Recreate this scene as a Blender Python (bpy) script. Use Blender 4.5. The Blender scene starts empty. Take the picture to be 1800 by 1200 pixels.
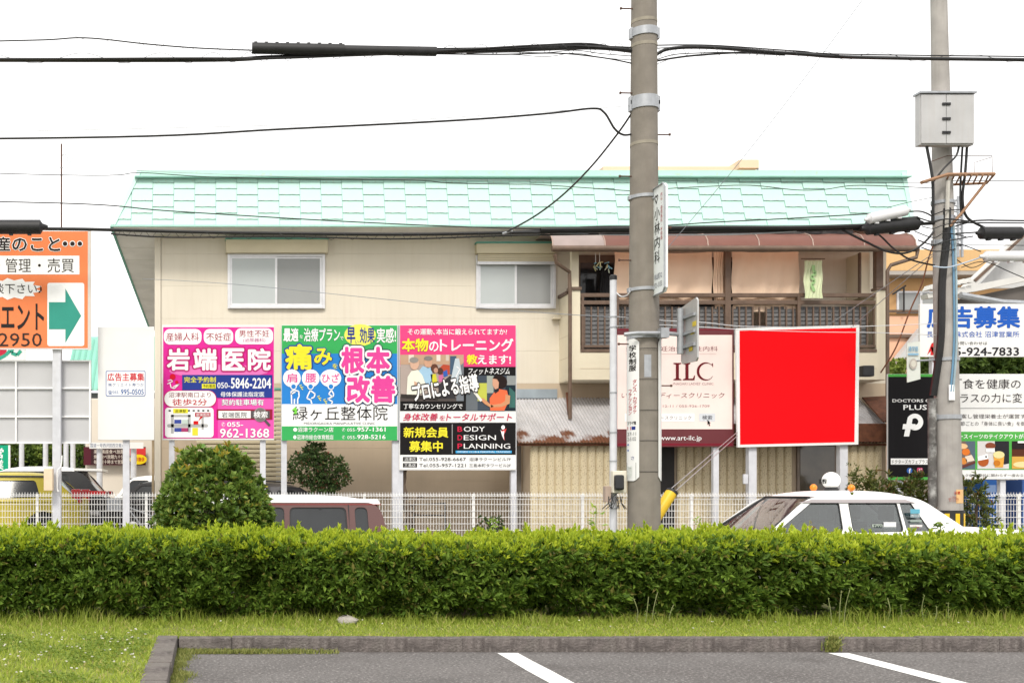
import bpy, bmesh, math, random
import numpy as np
from mathutils import Vector, Matrix
random.seed(7); rng = np.random.default_rng(11)
S = bpy.context.scene
COL = S.collection
R = math.radians
# ------------------------------------------------------------------ camera
EYE, FOC, CX, CY = 1.5, 2000.0, 370.0, 865.0
cd = bpy.data.cameras.new('camera'); cam = bpy.data.objects.new('camera', cd); COL.objects.link(cam)
cam.location = (0, 0, EYE); cam.rotation_euler = (R(90), 0, 0)
cd.sensor_width = 36; cd.lens = FOC/1800*36
cd.shift_x = (900-CX)/1800; cd.shift_y = (CY-600)/1800
cd.clip_end = 3000; S.camera = cam
# ------------------------------------------------------------------ overcast sky
W = bpy.data.worlds.new('World'); S.world = W; W.use_nodes = True
nt = W.node_tree; nt.nodes.clear()
SUN_EL, SUN_AZ = 46, 196
sky = nt.nodes.new('ShaderNodeTexSky'); sky.sky_type = 'NISHITA'; sky.sun_disc = False
sky.sun_elevation = R(SUN_EL); sky.sun_rotation = R(SUN_AZ); sky.dust_density = 4
b1 = nt.nodes.new('ShaderNodeBackground'); b1.inputs[1].default_value = 0.06
nt.links.new(sky.outputs[0], b1.inputs[0])
b2 = nt.nodes.new('ShaderNodeBackground'); b2.inputs[0].default_value = (1.0, .985, .965, 1); b2.inputs[1].default_value = 0.98
mx = nt.nodes.new('ShaderNodeMixShader'); mx.inputs[0].default_value = .86      # closed white cloud over the sky
nt.links.new(b1.outputs[0], mx.inputs[1]); nt.links.new(b2.outputs[0], mx.inputs[2])
wo = nt.nodes.new('ShaderNodeOutputWorld'); nt.links.new(mx.outputs[0], wo.inputs[0])
sl = bpy.data.lights.new('sun', 'SUN'); sl.energy = 1.5; sl.angle = R(14); sl.color = (1, .95, .86)
sun = bpy.data.objects.new('sun', sl); COL.objects.link(sun)
sd = Vector((math.sin(R(SUN_AZ))*math.cos(R(SUN_EL)), math.cos(R(SUN_AZ))*math.cos(R(SUN_EL)), math.sin(R(SUN_EL))))
sun.rotation_euler = sd.to_track_quat('Z', 'Y').to_euler(); sun.location = (0, -20, 40)
vs = S.view_settings; vs.view_transform = 'Standard'; vs.look = 'None'; vs.gamma = 1; vs.use_curve_mapping = False
vs.exposure = 0.82
S.cycles.use_denoising = True
S.cycles.max_bounces = 8; S.cycles.transparent_max_bounces = 16
# ------------------------------------------------------------------ helpers
def P(px, py, d): return Vector(((px-CX)*d/FOC, d, EYE+(CY-py)*d/FOC))
def PX(px, d): return (px-CX)*d/FOC
def PZ(py, d): return EYE+(CY-py)*d/FOC
ORG = {}
def org(o): return ORG.get(o.name, Vector((0, 0, 0))) if o else Vector((0, 0, 0))
def tag(o, label=None, cat=None, group=None, kind=None):
    if label: o['label'] = label
    if cat: o['category'] = cat
    if group: o['group'] = group
    if kind: o['kind'] = kind
    return o
def thing(name, label, cat, loc, group=None):
    o = bpy.data.objects.new(name, None); COL.objects.link(o); o.empty_display_size = .1
    o.location = loc; ORG[o.name] = Vector(loc)
    return tag(o, label, cat, group)
def link(name, me, parent=None, at=None):
    o = bpy.data.objects.new(name, me); COL.objects.link(o)
    if parent is not None: o.parent = parent
    if at is not None: o.location = Vector(at)-org(parent); ORG[o.name] = Vector(at)
    else: ORG[o.name] = org(parent).copy()
    return o
class MB:
    def __init__(s): s.v = []; s.f = []
    def add(s, v, f):
        n = len(s.v); s.v += [Vector(p) for p in v]; s.f += [tuple(i+n for i in q) for q in f]; return s
    def box(s, x0, x1, y0, y1, z0, z1):
        return s.add([(x0,y0,z0),(x1,y0,z0),(x1,y1,z0),(x0,y1,z0),(x0,y0,z1),(x1,y0,z1),(x1,y1,z1),(x0,y1,z1)],
                     [(0,3,2,1),(4,5,6,7),(0,1,5,4),(1,2,6,5),(2,3,7,6),(3,0,4,7)])
    def prism(s, pts, y0, y1):               # polygon in x,z extruded along y
        n = len(pts); v = [(x,y0,z) for x,z in pts]+[(x,y1,z) for x,z in pts]
        return s.add(v, [tuple(range(n)), tuple(range(2*n-1,n-1,-1))]+[(i,n+i,n+(i+1)%n,(i+1)%n) for i in range(n)])
    def slab(s, pts, n, t):                  # any flat polygon given thickness t along n
        m = len(pts); n = Vector(n).normalized()*t; v = [Vector(p) for p in pts]; v += [p+n for p in v]
        return s.add(v, [tuple(range(m)), tuple(range(2*m-1,m-1,-1))]+[(i,m+i,m+(i+1)%m,(i+1)%m) for i in range(m)])
    def tube(s, pts, r, seg=6, cap=True):
        pts = [Vector(p) for p in pts]; n = len(pts); rr = r if isinstance(r, (list, tuple)) else [r]*n
        up = Vector((0, 0, 1)); base = len(s.v); prev = None
        for i, p in enumerate(pts):
            t = (pts[min(i+1,n-1)]-pts[max(i-1,0)]).normalized()
            if prev is None:
                a = t.cross(up);  a = a if a.length > 1e-3 else t.cross(Vector((0,1,0)))
            else: a = prev-t*prev.dot(t)
            a.normalize(); b = t.cross(a); prev = a
            for k in range(seg):
                q = 2*math.pi*k/seg; s.v.append(p+(a*math.cos(q)+b*math.sin(q))*rr[i])
        for i in range(n-1):
            for k in range(seg):
                s.f.append((base+i*seg+k, base+i*seg+(k+1)%seg, base+(i+1)*seg+(k+1)%seg, base+(i+1)*seg+k))
        if cap:
            s.f.append(tuple(base+k for k in range(seg))[::-1]); s.f.append(tuple(base+(n-1)*seg+k for k in range(seg)))
        return s
    def lathe(s, prof, c, axis='z', seg=16):
        c = Vector(c); base = len(s.v)
        for r, h in prof:
            for k in range(seg):
                q = 2*math.pi*k/seg; a, b = r*math.cos(q), r*math.sin(q)
                s.v.append(c+(Vector((a,b,h)) if axis == 'z' else Vector((a,h,b)) if axis == 'y' else Vector((h,a,b))))
        for i in range(len(prof)-1):
            for k in range(seg): s.f.append((base+i*seg+k, base+i*seg+(k+1)%seg, base+(i+1)*seg+(k+1)%seg, base+(i+1)*seg+k))
        s.f.append(tuple(base+k for k in range(seg))[::-1]); s.f.append(tuple(base+(len(prof)-1)*seg+k for k in range(seg)))
        return s
    def xf(s, m):
        s.v = [m @ p for p in s.v]; return s
    def mesh(s, name, mat, smooth=False, bevel=0, off=None):
        me = bpy.data.meshes.new(name); o = off or Vector((0,0,0))
        me.from_pydata([p-o for p in s.v], [], s.f)
        bm = bmesh.new(); bm.from_mesh(me); bmesh.ops.recalc_face_normals(bm, faces=bm.faces)
        if bevel:
            ed = [e for e in bm.edges if len(e.link_faces) == 2 and e.calc_face_angle(0) > .5]
            bmesh.ops.bevel(bm, geom=ed, offset=bevel, segments=2, affect='EDGES', profile=.6)
        bm.to_mesh(me); bm.free(); me.materials.append(mat)
        if smooth:
            me.polygons.foreach_set('use_smooth', [True]*len(me.polygons)); me.set_sharp_from_angle(angle=R(42))
        return me
    def build(s, name, mat, parent=None, smooth=False, bevel=0, at=None):
        o = link(name, s.mesh(name, mat, smooth, bevel, Vector(at) if at is not None else org(parent)), parent, at)
        return o
def lin(c): return c/12.92 if c <= .04045 else ((c+.055)/1.055)**2.4
def hx(h, k=.86): return tuple(min(.92, lin(int(h[i:i+2],16)/255)*k) for i in (0,2,4))
MATS = {}
def mat(name, col, rough=.6, var=.12, scale=6, bump=0, bscale=60, metal=0, spec=.4, streak=0, dirt=None, dirtamt=0, coat=0, trans=0):
    if name in MATS: return MATS[name]
    m = bpy.data.materials.new(name); m.use_nodes = True; t = m.node_tree; p = t.nodes['Principled BSDF']
    N = t.nodes.new; L = t.links.new
    p.inputs['Roughness'].default_value = rough; p.inputs['Metallic'].default_value = metal
    p.inputs['Specular IOR Level'].default_value = spec; p.inputs['Coat Weight'].default_value = coat
    tc = N('ShaderNodeTexCoord')
    n1 = N('ShaderNodeTexNoise'); n1.inputs['Scale'].default_value = scale; n1.inputs['Detail'].default_value = 6; L(tc.outputs['Object'], n1.inputs['Vector'])
    r1 = N('ShaderNodeMapRange'); r1.inputs[1].default_value = .3; r1.inputs[2].default_value = .7
    r1.inputs[3].default_value = 1-var; r1.inputs[4].default_value = 1+var*.6; L(n1.outputs[0], r1.inputs[0])
    mul = N('ShaderNodeMix'); mul.data_type = 'RGBA'; mul.blend_type = 'MULTIPLY'; mul.inputs[0].default_value = 1
    mul.inputs[6].default_value = (*col, 1); L(r1.outputs[0], mul.inputs[7]); out = mul.outputs[2]
    if streak:
        mp = N('ShaderNodeMapping'); mp.inputs['Scale'].default_value = (9, 9, .5); L(tc.outputs['Object'], mp.inputs[0])
        n2 = N('ShaderNodeTexNoise'); n2.inputs['Scale'].default_value = 1.6; n2.inputs['Detail'].default_value = 5; L(mp.outputs[0], n2.inputs['Vector'])
        r2 = N('ShaderNodeMapRange'); r2.inputs[1].default_value = .48; r2.inputs[2].default_value = .78; r2.inputs[4].default_value = streak; L(n2.outputs[0], r2.inputs[0])
        m2 = N('ShaderNodeMix'); m2.data_type = 'RGBA'; L(r2.outputs[0], m2.inputs[0]); L(out, m2.inputs[6])
        m2.inputs[7].default_value = (*(dirt or tuple(c*.45 for c in col)), 1); out = m2.outputs[2]
    if dirtamt:
        n3 = N('ShaderNodeTexNoise'); n3.inputs['Scale'].default_value = scale*.37; n3.inputs['Detail'].default_value = 9; n3.inputs['Roughness'].default_value = .7; L(tc.outputs['Object'], n3.inputs['Vector'])
        r3 = N('ShaderNodeMapRange'); r3.inputs[1].default_value = .5; r3.inputs[2].default_value = .68; r3.inputs[4].default_value = dirtamt; L(n3.outputs[0], r3.inputs[0])
        m3 = N('ShaderNodeMix'); m3.data_type = 'RGBA'; L(r3.outputs[0], m3.inputs[0]); L(out, m3.inputs[6])
        m3.inputs[7].default_value = (*(dirt or tuple(c*.5 for c in col)), 1); out = m3.outputs[2]
    L(out, p.inputs['Base Color'])
    if bump:
        nb = N('ShaderNodeTexNoise'); nb.inputs['Scale'].default_value = bscale; nb.inputs['Detail'].default_value = 4; L(tc.outputs['Object'], nb.inputs['Vector'])
        bp = N('ShaderNodeBump'); bp.inputs['Strength'].default_value = bump; bp.inputs['Distance'].default_value = .02; L(nb.outputs[0], bp.inputs['Height']); L(bp.outputs[0], p.inputs['Normal'])
    if trans: p.inputs['Transmission Weight'].default_value = trans
    MATS[name] = m; return m
def ink(h, k=.86):                                    # flat printed colour on a sign
    return mat('ink_'+h, hx(h, k), rough=.55, var=.05, scale=2.5, spec=.12, streak=.12, dirt=tuple(c*.82+.012 for c in hx(h, k)))
def leafmat(name, c1, c2, tr=.35, c3=None, rough=.58):
    m = bpy.data.materials.new(name); m.use_nodes = True; t = m.node_tree; p = t.nodes['Principled BSDF']; N = t.nodes.new; L = t.links.new
    g = N('ShaderNodeNewGeometry'); cr = N('ShaderNodeValToRGB'); L(g.outputs['Random Per Island'], cr.inputs[0])
    e = cr.color_ramp.elements; e[0].color = (*c1, 1); e[1].color = (*c2, 1); e[1].position = .9
    if c3: q = e.new(.97); q.color = (*c3, 1)
    p.inputs['Roughness'].default_value = rough; p.inputs['Specular IOR Level'].default_value = .35
    L(cr.outputs[0], p.inputs['Base Color'])
    tl = N('ShaderNodeBsdfTranslucent'); hs = N('ShaderNodeHueSaturation'); hs.inputs['Value'].default_value = 1.25; L(cr.outputs[0], hs.inputs['Color']); L(hs.outputs[0], tl.inputs[0])
    mxs = N('ShaderNodeMixShader'); mxs.inputs[0].default_value = tr; L(p.outputs[0], mxs.inputs[1]); L(tl.outputs[0], mxs.inputs[2])
    L(mxs.outputs[0], t.nodes['Material Output'].inputs[0]); return m
def glassmat(name, tint, gloss=.12, rough=.02):
    m = bpy.data.materials.new(name); m.use_nodes = True; t = m.node_tree; N = t.nodes.new; L = t.links.new
    t.nodes.remove(t.nodes['Principled BSDF'])
    a = N('ShaderNodeBsdfTransparent'); a.inputs[0].default_value = (*tint, 1); b = N('ShaderNodeBsdfGlossy'); b.inputs['Roughness'].default_value = rough
    f = N('ShaderNodeFresnel'); f.inputs[0].default_value = 1.5
    ad = N('ShaderNodeMath'); ad.operation = 'ADD'; ad.inputs[1].default_value = gloss; L(f.outputs[0], ad.inputs[0])
    x = N('ShaderNodeMixShader'); L(ad.outputs[0], x.inputs[0]); L(a.outputs[0], x.inputs[1]); L(b.outputs[0], x.inputs[2])
    L(x.outputs[0], t.nodes['Material Output'].inputs[0]); return m
def fastmesh(name, V, F, mt, smooth=False):           # numpy verts and quads/tris
    me = bpy.data.meshes.new(name); n, k = F.shape
    me.vertices.add(len(V)); me.vertices.foreach_set('co', V.astype(np.float32).ravel())
    me.loops.add(n*k); me.loops.foreach_set('vertex_index', F.astype(np.int32).ravel())
    me.polygons.add(n); me.polygons.foreach_set('loop_start', np.arange(0, n*k, k, dtype=np.int32))
    me.update(calc_edges=True); me.validate(); me.materials.append(mt); return me
def leaves(C, D, ln, wd, fold=.25, roll=None):        # C leaf bases, D unit directions: folded diamond leaves
    n = len(C); A = rng.normal(size=(n, 3)); A[:, 2] += .8 if roll is None else roll
    Sd = np.cross(D, A); Sd /= np.linalg.norm(Sd, axis=1)[:, None]+1e-9
    U = np.cross(Sd, D); ln = np.broadcast_to(ln, n)[:, None]; wd = np.broadcast_to(wd, n)[:, None]
    mid = C+D*ln*.55+U*ln*.06
    V = np.stack([C, mid+Sd*wd*.5+U*wd*fold, C+D*ln-U*ln*.08, mid-Sd*wd*.5+U*wd*fold], 1).reshape(-1, 3)
    i = np.arange(n)*4
    F = np.concatenate([np.stack([i, i+1, i+2], 1), np.stack([i, i+2, i+3], 1)])
    return V, F
def unit(a): return a/(np.linalg.norm(a, axis=1)[:, None]+1e-9)
def rosettes(C, D, k, ln, wd, spread, jit=.25):       # k leaves fanned round each direction
    n = len(C); Cc = np.repeat(C, k, 0); Dd = np.repeat(D, k, 0)
    q = rng.normal(size=(n*k, 3)); q = unit(q-Dd*np.sum(q*Dd, 1)[:, None])
    dd = unit(Dd+q*(spread*(1+jit*rng.normal(size=n*k)))[:, None])
    L = ln*(1+.25*rng.normal(size=n*k)).clip(.5, 1.6)
    return leaves(Cc-dd*0.0, dd, L, wd*L/ln)
def spline(pts, n=12):
    out = []; m = len(pts)
    for i in range(m-1):
        a, b, c, d = pts[max(i-1,0)], pts[i], pts[i+1], pts[min(i+2,m-1)]
        for k in range(n):
            t = k/n
            out.append(tuple(.5*((2*b[j])+(-a[j]+c[j])*t+(2*a[j]-5*b[j]+4*c[j]-d[j])*t*t+(-a[j]+3*b[j]-3*c[j]+d[j])*t**3) for j in range(3)))
    out.append(tuple(pts[-1])); return out
# -------- print on boards: boxes are photograph pixels, laid on the board's own plane at its own distance
def tmesh(s, off):
    c = bpy.data.curves.new('t', 'FONT'); c.body = s; c.size = 1; c.offset = off; c.resolution_u = 2; c.align_x = 'CENTER'; c.space_line = .86
    o = bpy.data.objects.new('t', c); COL.objects.link(o)
    dg = bpy.context.evaluated_depsgraph_get(); dg.update()
    me = bpy.data.meshes.new_from_object(o.evaluated_get(dg)); bpy.data.objects.remove(o); bpy.data.curves.remove(c)
    return me
class Board:
    """a printed face at distance d; Z maps zoom pixels to photograph pixels"""
    def __init__(s, d, parent, ox=0, oy=0, k=1.0): s.d, s.par, s.ox, s.oy, s.k = d, parent, ox, oy, k
    def px(s, x, y): return s.ox+x/s.k, s.oy+y/s.k
    def w(s, x, y, layer=1):
        a, b = s.px(x, y); q = P(a, b, s.d); q.y = s.d-.003*layer; return q
    def text(s, t, box, m, bold=0, layer=2, outline=None, name='lettering', skew=0, rot=0):
        base = tmesh(t, 0); co = np.array([v.co[:] for v in base.vertices]); bpy.data.meshes.remove(base)
        if not len(co): return
        lo, hi = co.min(0), co.max(0); a = s.w(box[0], box[3]); b = s.w(box[2], box[1])
        def put(off, mm, ly):
            me = tmesh(t, 0); V = np.array([v.co[:] for v in me.vertices]); dy = np.zeros(len(V))
            if off > .012:                          # heavier strokes: the same outline laid round in a small ring
                me0, K = me, (8 if off < .07 else 12); n0 = len(V); fs = [tuple(p.vertices) for p in me0.polygons]
                sh_ = [(0, 0)]+[(off*.62*math.cos(6.2832*q/K), off*.62*math.sin(6.2832*q/K)) for q in range(K)]
                V = np.concatenate([V+np.array([a_, b_, 0]) for a_, b_ in sh_]); dy = np.repeat(np.arange(K+1)*.00018, n0)
                me = bpy.data.meshes.new('lettering'); me.from_pydata(V.tolist(), [], [tuple(i+n0*q for i in f_) for q in range(K+1) for f_ in fs]); bpy.data.meshes.remove(me0)
            X = (V[:,0]-lo[0])/(hi[0]-lo[0]+1e-9); Z = (V[:,1]-lo[1])/(hi[1]-lo[1]+1e-9)
            w, h = b.x-a.x, b.z-a.z
            x, z = X*w+skew*(Z-.5)*h-w/2, Z*h-h/2
            c0, s0 = math.cos(rot), math.sin(rot)
            x, z = x*c0-z*s0, x*s0+z*c0
            x += (a.x+b.x)/2; z += (a.z+b.z)/2
            Y = np.full(len(V), s.d-.003*ly)+dy; o = org(s.par)
            me.vertices.foreach_set('co', (np.stack([x, Y, z], 1)-np.array(o)).astype(np.float32).ravel())
            me.materials.clear(); me.materials.append(mm); me.update()
            return link(name, me, s.par)
        if outline: put(outline[1], outline[0], layer-1 if len(outline) < 3 else outline[2])
        return put(bold, m, layer)
    def vtext(s, t, box, m, bold=0, layer=2):       # characters set one below the other
        n = len(t); h = (box[3]-box[1])/n; out = []
        for i, ch in enumerate(t):
            if ch == '・': b_ = (box[0]*.6+box[2]*.4, box[1]+h*(i+.4), box[0]*.4+box[2]*.6, box[1]+h*(i+.6))
            elif ch == 'ー': b_ = ((box[0]+box[2])/2-h*.06, box[1]+h*(i+.06), (box[0]+box[2])/2+h*.06, box[1]+h*(i+.94))
            else: b_ = (box[0], box[1]+h*(i+.06), box[2], box[1]+h*(i+.94))
            out.append(s.text(ch if ch != 'ー' else '|', b_, m, bold, layer))
        return out
    def poly(s, pts, m, layer=1, name='printed_shape'):
        v = [s.w(x, y, layer) for x, y in pts]; mb = MB(); mb.v = v; mb.f = [tuple(range(len(v)))]
        return mb.build(name, m, s.par)
    def rect(s, x0, y0, x1, y1, m, layer=1, r=0, name='printed_panel'):
        if not r: return s.poly([(x0,y0),(x1,y0),(x1,y1),(x0,y1)], m, layer, name)
        pts = []
        for cx, cy, a0 in ((x1-r,y0+r,-90),(x1-r,y1-r,0),(x0+r,y1-r,90),(x0+r,y0+r,180)):
            for k in range(6):
                q = R(a0+18*k); pts.append((cx+r*math.cos(q), cy+r*math.sin(q)))
        return s.poly(pts, m, layer, name)
    def disc(s, cx, cy, rx, ry, m, layer=1, n=20, name='printed_disc'):
        return s.poly([(cx+rx*math.cos(2*math.pi*k/n), cy+ry*math.sin(2*math.pi*k/n)) for k in range(n)], m, layer, name)
    def line(s, pts, wd, m, layer=1, name='printed_line'):
        mb = MB()
        for (x0,y0),(x1,y1) in zip(pts, pts[1:]):
            l = math.hypot(x1-x0, y1-y0) or 1; nx, ny = -(y1-y0)/l*wd/2, (x1-x0)/l*wd/2
            mb.add([s.w(x0+nx,y0+ny,layer), s.w(x1+nx,y1+ny,layer), s.w(x1-nx,y1-ny,layer), s.w(x0-nx,y0-ny,layer)], [(0,1,2,3)])
        return mb.build(name, m, s.par)
# ------------------------------------------------------------------ materials
m_asph = mat('asphalt', (.143,.134,.13), .95, .2, .9, .8, 75, dirt=(.1,.088,.084), dirtamt=.45)
def speckle(m, sc, lo, hi, c, amt=1.0, w=.08):        # coloured grit worked into a material
    t = m.node_tree; N = t.nodes.new; L = t.links.new; b = t.nodes['Principled BSDF'].inputs['Base Color']; src = b.links[0].from_socket
    tc = N('ShaderNodeTexCoord'); n = N('ShaderNodeTexNoise'); n.inputs['Scale'].default_value = sc; n.inputs['Detail'].default_value = 2; L(tc.outputs['Object'], n.inputs['Vector'])
    r = N('ShaderNodeMapRange'); r.inputs[1].default_value = lo; r.inputs[2].default_value = hi; r.inputs[4].default_value = amt; L(n.outputs[0], r.inputs[0])
    x = N('ShaderNodeMix'); x.data_type = 'RGBA'; x.inputs[7].default_value = (*c, 1); L(r.outputs[0], x.inputs[0]); L(src, x.inputs[6]); L(x.outputs[2], b)
speckle(m_asph, 38, .55, .68, (.4,.37,.36), .7); speckle(m_asph, 33, .52, .7, (.055,.047,.044), .7)
m_road = mat('road_asphalt', (.11,.105,.1), .92, .2, 2, .3, 90)
speckle(m_asph, 1.9, .56, .74, (.085,.075,.072), .55)
m_line = mat('road_paint', (.82,.82,.8), .7, .08, 9, .3, 90, dirt=(.4,.38,.37), dirtamt=.3)
m_kerb = mat('kerb_concrete', (.13,.112,.105), .92, .4, 9, 1.0, 45, streak=.6, dirt=(.045,.036,.033), dirtamt=.8)
speckle(m_kerb, 26, .55, .75, (.3,.27,.25), .5); speckle(m_kerb, 3.1, .45, .7, (.22,.2,.18), .6)
m_soil = mat('lawn_soil', (.17,.2,.04), .95, .3, 5, .4, 40, dirt=(.26,.2,.1), dirtamt=.6)
m_conc = mat('pole_concrete', (.215,.192,.165), .85, .16, 5, .25, 90, streak=.35, dirt=(.16,.135,.11))
m_conc2 = mat('pale_pole_concrete', (.36,.34,.32), .85, .18, 4, .25, 90, streak=.45, dirt=(.22,.2,.18))
m_galv = mat('galvanised_steel', (.36,.375,.4), .42, .14, 14, 0, 60, metal=.35)
m_post = mat('grey_steel_post', (.58,.59,.63), .45, .1, 8, 0, 60, streak=.2, dirt=(.42,.4,.38))
m_white = mat('white_paint', (.82,.82,.82), .45, .05, 5)
m_board = mat('board_white', (.735,.735,.73), .5, .03, 2, streak=.05, dirt=(.7,.69,.66))
m_wall = mat('cream_wall', (.675,.62,.52), .8, .05, 1.1, .12, 120, streak=.2, dirt=(.53,.45,.34))
m_wall2 = mat('cream_balcony', (.70,.635,.49), .8, .05, 1.5, .1, 120, streak=.1, dirt=(.6,.5,.36))
m_taupe = mat('taupe_wall', (.52,.42,.31), .85, .1, 1.2, .15, 120, streak=.15, dirt=(.38,.3,.22))
m_mint = mat('mint_metal', (.465,.675,.615), .5, .07, 1.7, .05, 60, spec=.3, dirt=(.5,.68,.58), dirtamt=.5)
speckle(m_mint, 13, .64, .74, (.46,.5,.4), .55)
m_mintd = mat('mint_trim', (.36,.62,.54), .5, .1, 3)
m_teal = mat('teal_trim', (.11,.34,.27), .6, .15, 5)
m_soff = mat('soffit_board', (.72,.72,.71), .85, .12, 1.4, .1, 50, streak=.2, dirt=(.55,.54,.51))
m_alu = mat('aluminium', (.66,.66,.68), .35, .07, 9, metal=.3)
m_shut = mat('shutter_cream', (.63,.56,.4), .5, .06, 3)
m_brown = mat('brown_steel', (.135,.088,.062), .5, .2, 8)
m_rust = mat('rust', (.13,.048,.024), .9, .4, 9, .4, 60)
m_poly = mat('tinted_roof_panel', (.3,.145,.125), .35, .15, 2, spec=.4, dirt=(.33,.22,.2), dirtamt=.5)
_t = m_poly.node_tree; _tl = _t.nodes.new('ShaderNodeBsdfTranslucent'); _tl.inputs[0].default_value = (.72,.42,.34,1); _mx = _t.nodes.new('ShaderNodeMixShader'); _mx.inputs[0].default_value = .5
_t.links.new(_t.nodes['Principled BSDF'].outputs[0], _mx.inputs[1]); _t.links.new(_tl.outputs[0], _mx.inputs[2]); _t.links.new(_mx.outputs[0], _t.nodes['Material Output'].inputs[0])
m_cloth = mat('hung_cloth', (.80,.6,.45), .95, .08, 2, .1, 200)
m_dark = mat('dark_interior', (.022,.02,.02), .7, .3, 5)
m_rubber = mat('black_rubber', (.018,.018,.02), .55, .25, 9)
m_cable = mat('black_cable', (.016,.016,.017), .5, .25, 9)
m_bark = mat('bark', (.13,.095,.07), .95, .35, 18, .6, 50)
m_winglass = mat('frosted_pane', (.44,.475,.48), .22, .05, 1, spec=.5)
m_winglass2 = mat('frosted_pane_dim', (.285,.295,.295), .22, .05, 1, spec=.5)
m_glassdark = mat('dark_glass', (.02,.021,.023), .08, .2, 2, spec=.4)
m_chrome = mat('chrome', (.75,.75,.76), .15, .05, 5, metal=1)
m_tyre = mat('tyre', (.02,.02,.02), .85, .2, 30)
m_ivory = mat('ivory_plastic', (.7,.66,.56), .55, .08, 8)
# ================================================================== SETTING
def sheet(name, x0, x1, y0, y1, z, m):
    o = MB().add([(x0,y0,z),(x1,y0,z),(x1,y1,z),(x0,y1,z)], [(0,1,2,3)]).build(name, m); return tag(o, kind='structure')
m_far = mat('far_ground', (.16,.15,.14), .95, .2, .3)
sheet('ground', -1500, 1500, -300, 1800, -.12, m_far)
sheet('parking_lot', -.45, 60, -30, 10.78, 0, m_asph)
sheet('road', -80, 90, 14.45, 17.72, .01, m_road)
sheet('sidewalk', -80, 90, 17.8, 20.0, .11, mat('paving', (.3,.28,.26), .9, .15, 3, .2, 60))
sheet('back_lot', -300, 400, 20.02, 900, .45, mat('yard_ground', (.24,.225,.2), .95, .2, 1, .2, 40))
LZ = .115
tag(MB().add([(-60,-30,LZ),(-.43,-30,LZ),(-.43,10.8,LZ),(60,10.8,LZ),(60,14.5,LZ),(-60,14.5,LZ)], [(0,1,2,3,4,5)]).build('lawn', m_soil), kind='structure')
for k, nm in enumerate(('painted_line', 'painted_line', 'painted_line')):
    x0 = (2.67, 5.76, 8.85)[k]; mb = MB()
    n = 26; ys = np.linspace(-2, 10.62, n); v = []
    for i, y in enumerate(ys): v += [(x0+.004*rng.normal(), y, .004), (x0+.195+.004*rng.normal(), y, .004)]
    mb.add(v, [(2*i, 2*i+1, 2*i+3, 2*i+2) for i in range(n-1)])
    tag(mb.build(nm, m_line), kind='structure')
# ---- kerb, stone by stone
kerb = tag(bpy.data.objects.new('kerb', None), kind='structure'); COL.objects.link(kerb); ORG['kerb'] = Vector((0,0,0))
ks = MB().box(-.366,.366,0,.16,-.05,.132).mesh('kerb_stone', m_kerb, True, .02)
for k in range(-4, 16):
    x = 2.37+.361+.722*k
    if x-.36 < -.34: continue
    o = link('kerb_stone', ks, kerb, (x+.002*rng.normal(), 10.7+.004*rng.normal(), .003*rng.normal())); o.rotation_euler = (R(.4*rng.normal()), 0, R(.3*rng.normal()))
MB().box(-.30,.20,10.7,10.86,-.05,.133).build('kerb_stone', m_kerb, kerb, True, .018)
ks2 = MB().box(0,.2,-.42,.42,-.05,.135).mesh('kerb_stone', m_kerb, True, .02)
for k in range(10):
    o = link('kerb_stone', ks2, kerb, (-.515+.004*rng.normal(), 10.44-.855*k, .003*rng.normal())); o.rotation_euler = (0, 0, R(.4*rng.normal()))
mb = MB(); mb.box(-80,90,17.7,17.84,-.05,.13); tag(mb.build('road_kerb', m_kerb), kind='structure')
mb = MB(); mb.box(-80,90,14.42,14.54,-.05,.14); tag(mb.build('road_kerb', m_kerb), kind='structure')
tag(MB().box(-60,70,19.94,20.08,-.05,.56).build('fence_footing', mat('footing_concrete', (.36,.34,.32), .9, .2, 4, .3, 50, streak=.4), bevel=.01),
    'low grey concrete footing wall under the white mesh fence', 'wall')
# ================================================================== APARTMENT HOUSE
DW, DE, DT, DB, DF = 22.47, 21.74, 22.1, 21.76, 21.1     # wall, eave, mansard top, balcony front, lower front
ZE, ZT = PZ(397, DE), PZ(301, DT); XL, XR = PX(195, DE), PX(1608, DE)
WL, WR, G0 = PX(272, DW), PX(1558, DW), .45
house = thing('apartment_house', 'cream two-storey house with mint green shingled mansard roof and a balcony', 'house', (6, DW, G0))
# walls as long boards with open joints
mb = MB().box(WL+.02, WR-.02, DW+.05, DW+12, G0, ZE+.02); core = mb.build('wall', m_wall, house)
h = .64; z = G0; k = 0
while z < ZE-.05:
    z1 = min(z+h, ZE+.01)
    MB().box(WL+.13, WR, DW, DW+.045, z+.0008, z1-.0008).build('wall_panel', m_taupe if z1 < PZ(690, DW)+.2 else m_wall, core, bevel=.002)
    z = z1
MB().box(WL, WL+.122, DW-.025, DW+.2, G0, ZE).build('corner_trim', m_wall, house, bevel=.01)
MB().box(WL-.06, WL-.01, DW+.02, DW+.1, G0, 3.2).build('corner_trim', mat('old_pipe', (.4,.31,.2), .8, .2, 6, streak=.4), house, bevel=.01)
# soffit: front strip and left side, board by board
y = DE+.03
MB().box(XL+.02, XR-.02, DE+.02, DW-.002, ZE-.005, ZE+.03).build('soffit', m_soff, house)
sofl = MB().box(XL+.04, WL-.01, DW, DW+13.2, ZE+.02, ZE+.05).build('soffit', m_soff, house)
for k in range(11):
    y0 = DW+1.2*k
    MB().box(XL+.03, WL-.005, y0+.012, y0+1.188, ZE-.012, ZE+.015).build('soffit_board', m_soff, sofl, bevel=.004)
for k in range(9):
    x0 = XL+.05+1.72*k
    if x0 < XR-.2: MB().box(x0, min(x0+1.71, XR-.03), DE+.04, DW-.01, ZE-.014, ZE-.007).build('soffit_board', m_soff, house)
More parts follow.
